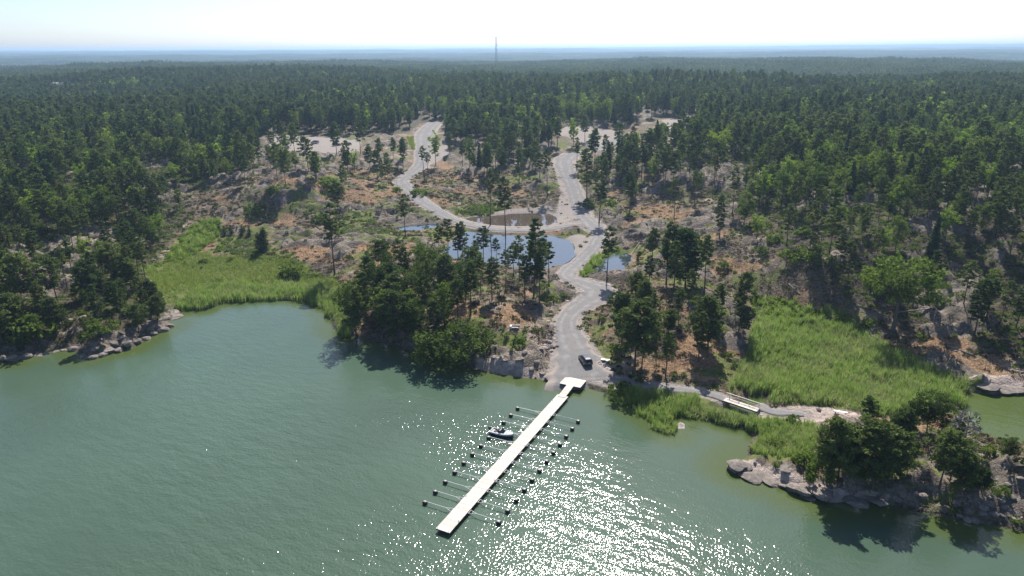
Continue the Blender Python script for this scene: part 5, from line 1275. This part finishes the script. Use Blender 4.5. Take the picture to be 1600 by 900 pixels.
# ------------------------------------------------------------------ boulders
BR = [stone_mesh(501 + i, MT['rock'], 3, .52, .3) for i in range(5)]; BP = [stone_mesh(511 + i, MT['palerock'], 3, .6, .35) for i in range(4)]; BS = [stone_mesh(521 + i, MT['rock'], 4, .22, .25) for i in range(3)]
def boulders(items, label, group, pool, sink=.25):
    W = at_many([(a, b) for a, b, s in items]); zs, _ = ground(W[:, 0], W[:, 1])
    L = [dict(label=label, px=a, y=y) for (a, b, s), (x, y) in zip(items, W)]
    tell_apart(L, len(L) > 30)
    for (a, b, s), (x, y), zg, li in zip(items, W, zs, L):
        me = pool[rng.integers(len(pool))]; o = obj('boulder', me, None, (x, y, max(zg, -.3) + s * (.25 - sink)), rng.random() * 6.28)
        o.scale = (s * rng.uniform(.8, 1.25), s * rng.uniform(.7, 1.0), s * rng.uniform(.8, 1.1)); o.rotation_euler.x = rng.uniform(-.15, .15); tag(o, li['label'], 'boulder', group)
boulders([(869, 530, .55), (864, 536, .95), (857, 528, .9), (853, 534, .8), (849, 541, .9), (860, 543, .7), (843, 540, .6), (866, 526, .6), (856, 538, .8), (846, 546, .7), (870, 537, .6), (851, 528, .6)], 'pale boulder in the heap between the people and the road', 'pale boulders by the people', BP, .15)
boulders([(937, 566, .8), (945, 571, 1.1), (950, 575, 1.1), (956, 579, .9), (938, 556, .55), (942, 568, .6), (966, 589, .7), (934, 561, .5)], 'pale boulder along the right edge of the gravel landing', 'pale boulders at the landing', BP)
boulders([(943, 440, 1.2), (950, 441, 1.3), (957, 441, .9), (935, 439, .7), (905, 452, .8), (910, 456, .9), (903, 447, .7), (946, 471, .8), (952, 468, .9)], 'pale boulder at the edge of the road bend below the small pond', 'pale boulders at the road bend', BP, .4)
boulders([(618, 281, .9), (615, 286, 1.0), (621, 291, 1.0), (626, 276, .9), (612, 283, .7), (632, 272, .8)], 'pale boulder outside the upper bend of the track', 'pale boulders at the track bend', BP, .3)
boulders([(75, 556, 1.27), (100, 549, 1.10), (60, 558, 1.36), (88, 553, 1.19), (130, 556, 0.94), (145, 559, 1.27), (160, 555, 1.44), (170, 549, 1.27), (185, 548, 1.36), (200, 541, 1.44), (215, 535, 1.19), (228, 529, 1.27), (240, 521, 1.10), (255, 515, 1.53), (265, 508, 1.27), (276, 497, 1.87), (270, 488, 1.70), (255, 501, 1.27), (235, 514, 1.10), (205, 529, 1.27), (180, 538, 1.27), (115, 545, 1.27), (20, 561, 1.53), (40, 557, 1.53), (222, 520, 0.85), (245, 510, 0.94), (192, 533, 1.02), (150, 548, 1.02), (3, 560, 1.36), (262, 497, 1.02), (110, 500, 1.10), (130, 497, 1.02), (95, 505, 0.85), (150, 490, 1.02)], 'weathered grey boulder on the shore of the left point', 'boulders of the left point', BR)
boulders([(772, 568, .8), (790, 574, .7), (812, 574, .9), (830, 580, .7), (848, 585, .7), (820, 560, .9), (800, 556, .7), (838, 566, .8), (856, 572, .6), (780, 560, .7)], 'grey broken boulder on the bank left of the jetty', 'boulders on the jetty bank', BR, .42)
boulders([(1150, 730, 2.0), (1176, 739, 2.6), (1203, 749, 2.2), (1250, 763, 2.4), (1283, 772, 2.2), (1228, 758, 1.6), (1330, 778, 2.2), (1368, 780, 2.0), (1228, 740, 1.3), (1262, 773, 1.4), (1165, 726, 1.8)], 'long smooth granite slab along the front shore of the islet', 'granite slabs of the islet', BS + BS[:1], .28)
isle = []
while len(isle) < 46:
    a, b = rng.uniform(1400, 1600), rng.uniform(735, 822)
    if b < 835 - (1600 - a) * .16 - 5 and (a > 1490 or b > 770): isle.append((a, b, (.35 + .8 * rng.random() ** 2 + (.4 if rng.random() < .15 else 0)) * .85))
boulders(isle, 'grey boulder at the outer end of the islet', 'boulders of the islet', BR)
boulders([(1063, 670, 1.3)], 'pink granite rock rising from the water beside the reeds', 'rock by the reeds', BP, .2)
boulders([(1540, 606, 2.6), (1570, 604, 2.8), (1590, 608, 2.0)], 'flat pale granite slab at the far side of the lagoon', 'lagoon slabs', BS, .28)

# ------------------------------------------------------------------ fallen logs
MT['log'] = simple('grey_log', (.30, .26, .22), .9, 0, .3)
for i, (a, b, c, d) in enumerate([(1232, 445, 1250, 460), (1296, 462, 1300, 472), (1400, 488, 1460, 492), (1340, 478, 1372, 486), (1470, 500, 1492, 517), (1100, 386, 1112, 380), (985, 394, 1000, 380), (605, 380, 602, 371), (1480, 540, 1520, 556)]):
    (x0, y0), (x1, y1) = at_many([(a, b), (c, d)]); z0 = gz(x0, y0) + .12; z1 = gz(x1, y1) + .12
    e = tag(empty('fallen_log', (x0, y0, z0)), ['grey felled log lying above the right reed bed, left of the wide tree', 'short grey log end sticking up above the right reed bed', 'long straight grey log behind the wide leaning tree', 'grey log just left of the wide leaning tree', 'felled log lying downhill right of the wide leaning tree', 'grey log on the rock ridge right of the pond', 'thin grey log on the slope right of the small round pond', 'pale snag beside the lone pine near the narrow pond', 'felled log in the shade above the lagoon'][i], 'log', 'fallen logs')
    v = Vector((x1 - x0, y1 - y0, z1 - z0)); MB().tube((0, 0, 0), v, .2, .12, 8).build('stem', MT['log'], e)
    for q in (.35, .6, .8): MB().tube(v * q, v * q + Vector((random.uniform(-.5, .5), random.uniform(-.5, .5), .5)), .05, .02, 5).build('branch_stub', MT['log'], e)

# ------------------------------------------------------------------ far mast and houses
MT['mast'] = simple('galvanised_mast', (.07, .065, .07), .6, .2)
D = 1480.0; d = ray(775, 57); t_ = D / d[1]; mx, mtop = d[0] * t_, CAM_H + d[2] * t_; mz = float(far_h(np.array([mx]), np.array([D]))[0])
mast = tag(empty('radio_mast', (mx, D, mz)), 'tall lattice radio mast with antennas rising above the far forest', 'radio mast'); mh = mtop - mz
lt = MB(); N = 18
def mw(z): return 2.6 - 1.7 * z / mh
for i in range(N):
    z0, z1 = mh * i / N, mh * (i + 1) / N
    for a, b in ((-1, -1), (1, -1), (1, 1), (-1, 1)): lt.tube((a * mw(z0), b * mw(z0), z0), (a * mw(z1), b * mw(z1), z1), .3, .3, 4)
    q = [(-1, -1), (1, -1), (1, 1), (-1, 1)]
    for j in range(4):
        a, b = q[j], q[(j + 1) % 4]; lt.tube((a[0] * mw(z0), a[1] * mw(z0), z0), (b[0] * mw(z1), b[1] * mw(z1), z1), .18, .18, 4); lt.tube((a[0] * mw(z1), a[1] * mw(z1), z1), (b[0] * mw(z1), b[1] * mw(z1), z1), .1, .1, 4)
lt.build('lattice', MT['mast'], mast)
for zf in (.985, .92, .80):
    for a in range(3): MB().box((math.cos(a * 2.1) * 1.9, math.sin(a * 2.1) * 1.9, mh * zf - 1.2), (.5, .5, 2.6)).build('antenna', MT['mast'], mast)
for zf, sd in ((.74, 1), (.68, -1), (.62, 1)): MB().tube((sd * 1.2, -1.2, mh * zf), (sd * 1.2, -1.7, mh * zf), .9, .8, 10).build('dish', MT['mast'], mast)
MT['plaster'] = simple('white_plaster', (.72, .68, .62), .8); MT['roof_red'] = simple('red_roof_tiles', (.30, .09, .06), .8); MT['roof_grey'] = simple('grey_roof_sheet', (.42, .43, .45), .6)
def house(px, py, D, w, dp, h, roofmat, label, rz=0):
    d = ray(px, py); t = D / d[1]; x, ztop = d[0] * t, CAM_H + d[2] * t; z = float(ground(np.array([x]), np.array([D]))[0][0]); h = max(h, ztop - z)
    e = tag(empty('far_house', (x, D, z - .2), rz), label, 'house')
    MB().box((0, 0, h / 2), (w, dp, h)).build('wall', MT['plaster'], e)
    r = MB(); r.add([(-w / 2 - .4, -dp / 2 - .5, h), (w / 2 + .4, -dp / 2 - .5, h), (w / 2 + .4, dp / 2 + .5, h), (-w / 2 - .4, dp / 2 + .5, h), (-w / 2 - .4, 0, h + dp * .32), (w / 2 + .4, 0, h + dp * .32)], [(0, 1, 5, 4), (2, 3, 4, 5), (0, 4, 3), (1, 2, 5), (3, 2, 1, 0)]); ro = r.build('roof', roofmat, e)
    MB().box((w * .2, .4, h + dp * .34), (.8, .8, 1.6)).build('chimney', MT['plaster'], ro)
    for i in range(4):
        for zz in ([h * .35, h * .75] if h > 4.5 else [h * .55]):
            wn = MB().box((w * (-.36 + .24 * i), -dp / 2 - .02, zz), (1.1, .06, 1.2)).build('window', MT['glass'], e); MB().box((0, -.02, 0), (.08, .08, 1.2)).build('mullion', MT['plaster'], wn); wn.location = (0, 0, 0); wn.children[0].location = (w * (-.36 + .24 * i), -dp / 2 - .03, zz)
HOUSES = [(1264, 146, 600, 13, 8, 4, 'roof_red', 'white house with red roof half hidden in the far right forest'), (1352, 152, 575, 12, 8, 4, 'roof_grey', 'grey roofed house half hidden in the far right forest'), (77, 131, 800, 9, 8, 4, 'roof_grey', 'white house in the far left forest, leftmost of three'), (91, 132, 790, 12, 8, 4, 'roof_grey', 'white house in the far left forest, middle of three'), (107, 132, 800, 9, 8, 4, 'roof_grey', 'white house in the far left forest, rightmost of three')]
for px, py, D, w, dp, h, rm, lab in HOUSES: house(px, py, D, w, dp, h, MT[rm], lab)

HAZE = 1.55e-4

# ------------------------------------------------------------------ haze
hm = bpy.data.materials.new('haze'); hm.use_nodes = True; hn = hm.node_tree.nodes; hn.clear()
ho = hn.new('ShaderNodeOutputMaterial'); hp = hn.new('ShaderNodeVolumePrincipled')
hp.inputs['Color'].default_value = (.52, .74, 1.0, 1); hp.inputs['Density'].default_value = HAZE; hp.inputs['Anisotropy'].default_value = .42; hp.inputs['Density Attribute'].default_value = ''
hm.node_tree.links.new(hp.outputs[0], ho.inputs['Volume'])
tag(MB().box((0, 7000, 44.5), (36000, 22000, 101)).build('haze', hm), 'thin blue haze hanging over the distant forest', kind='stuff')
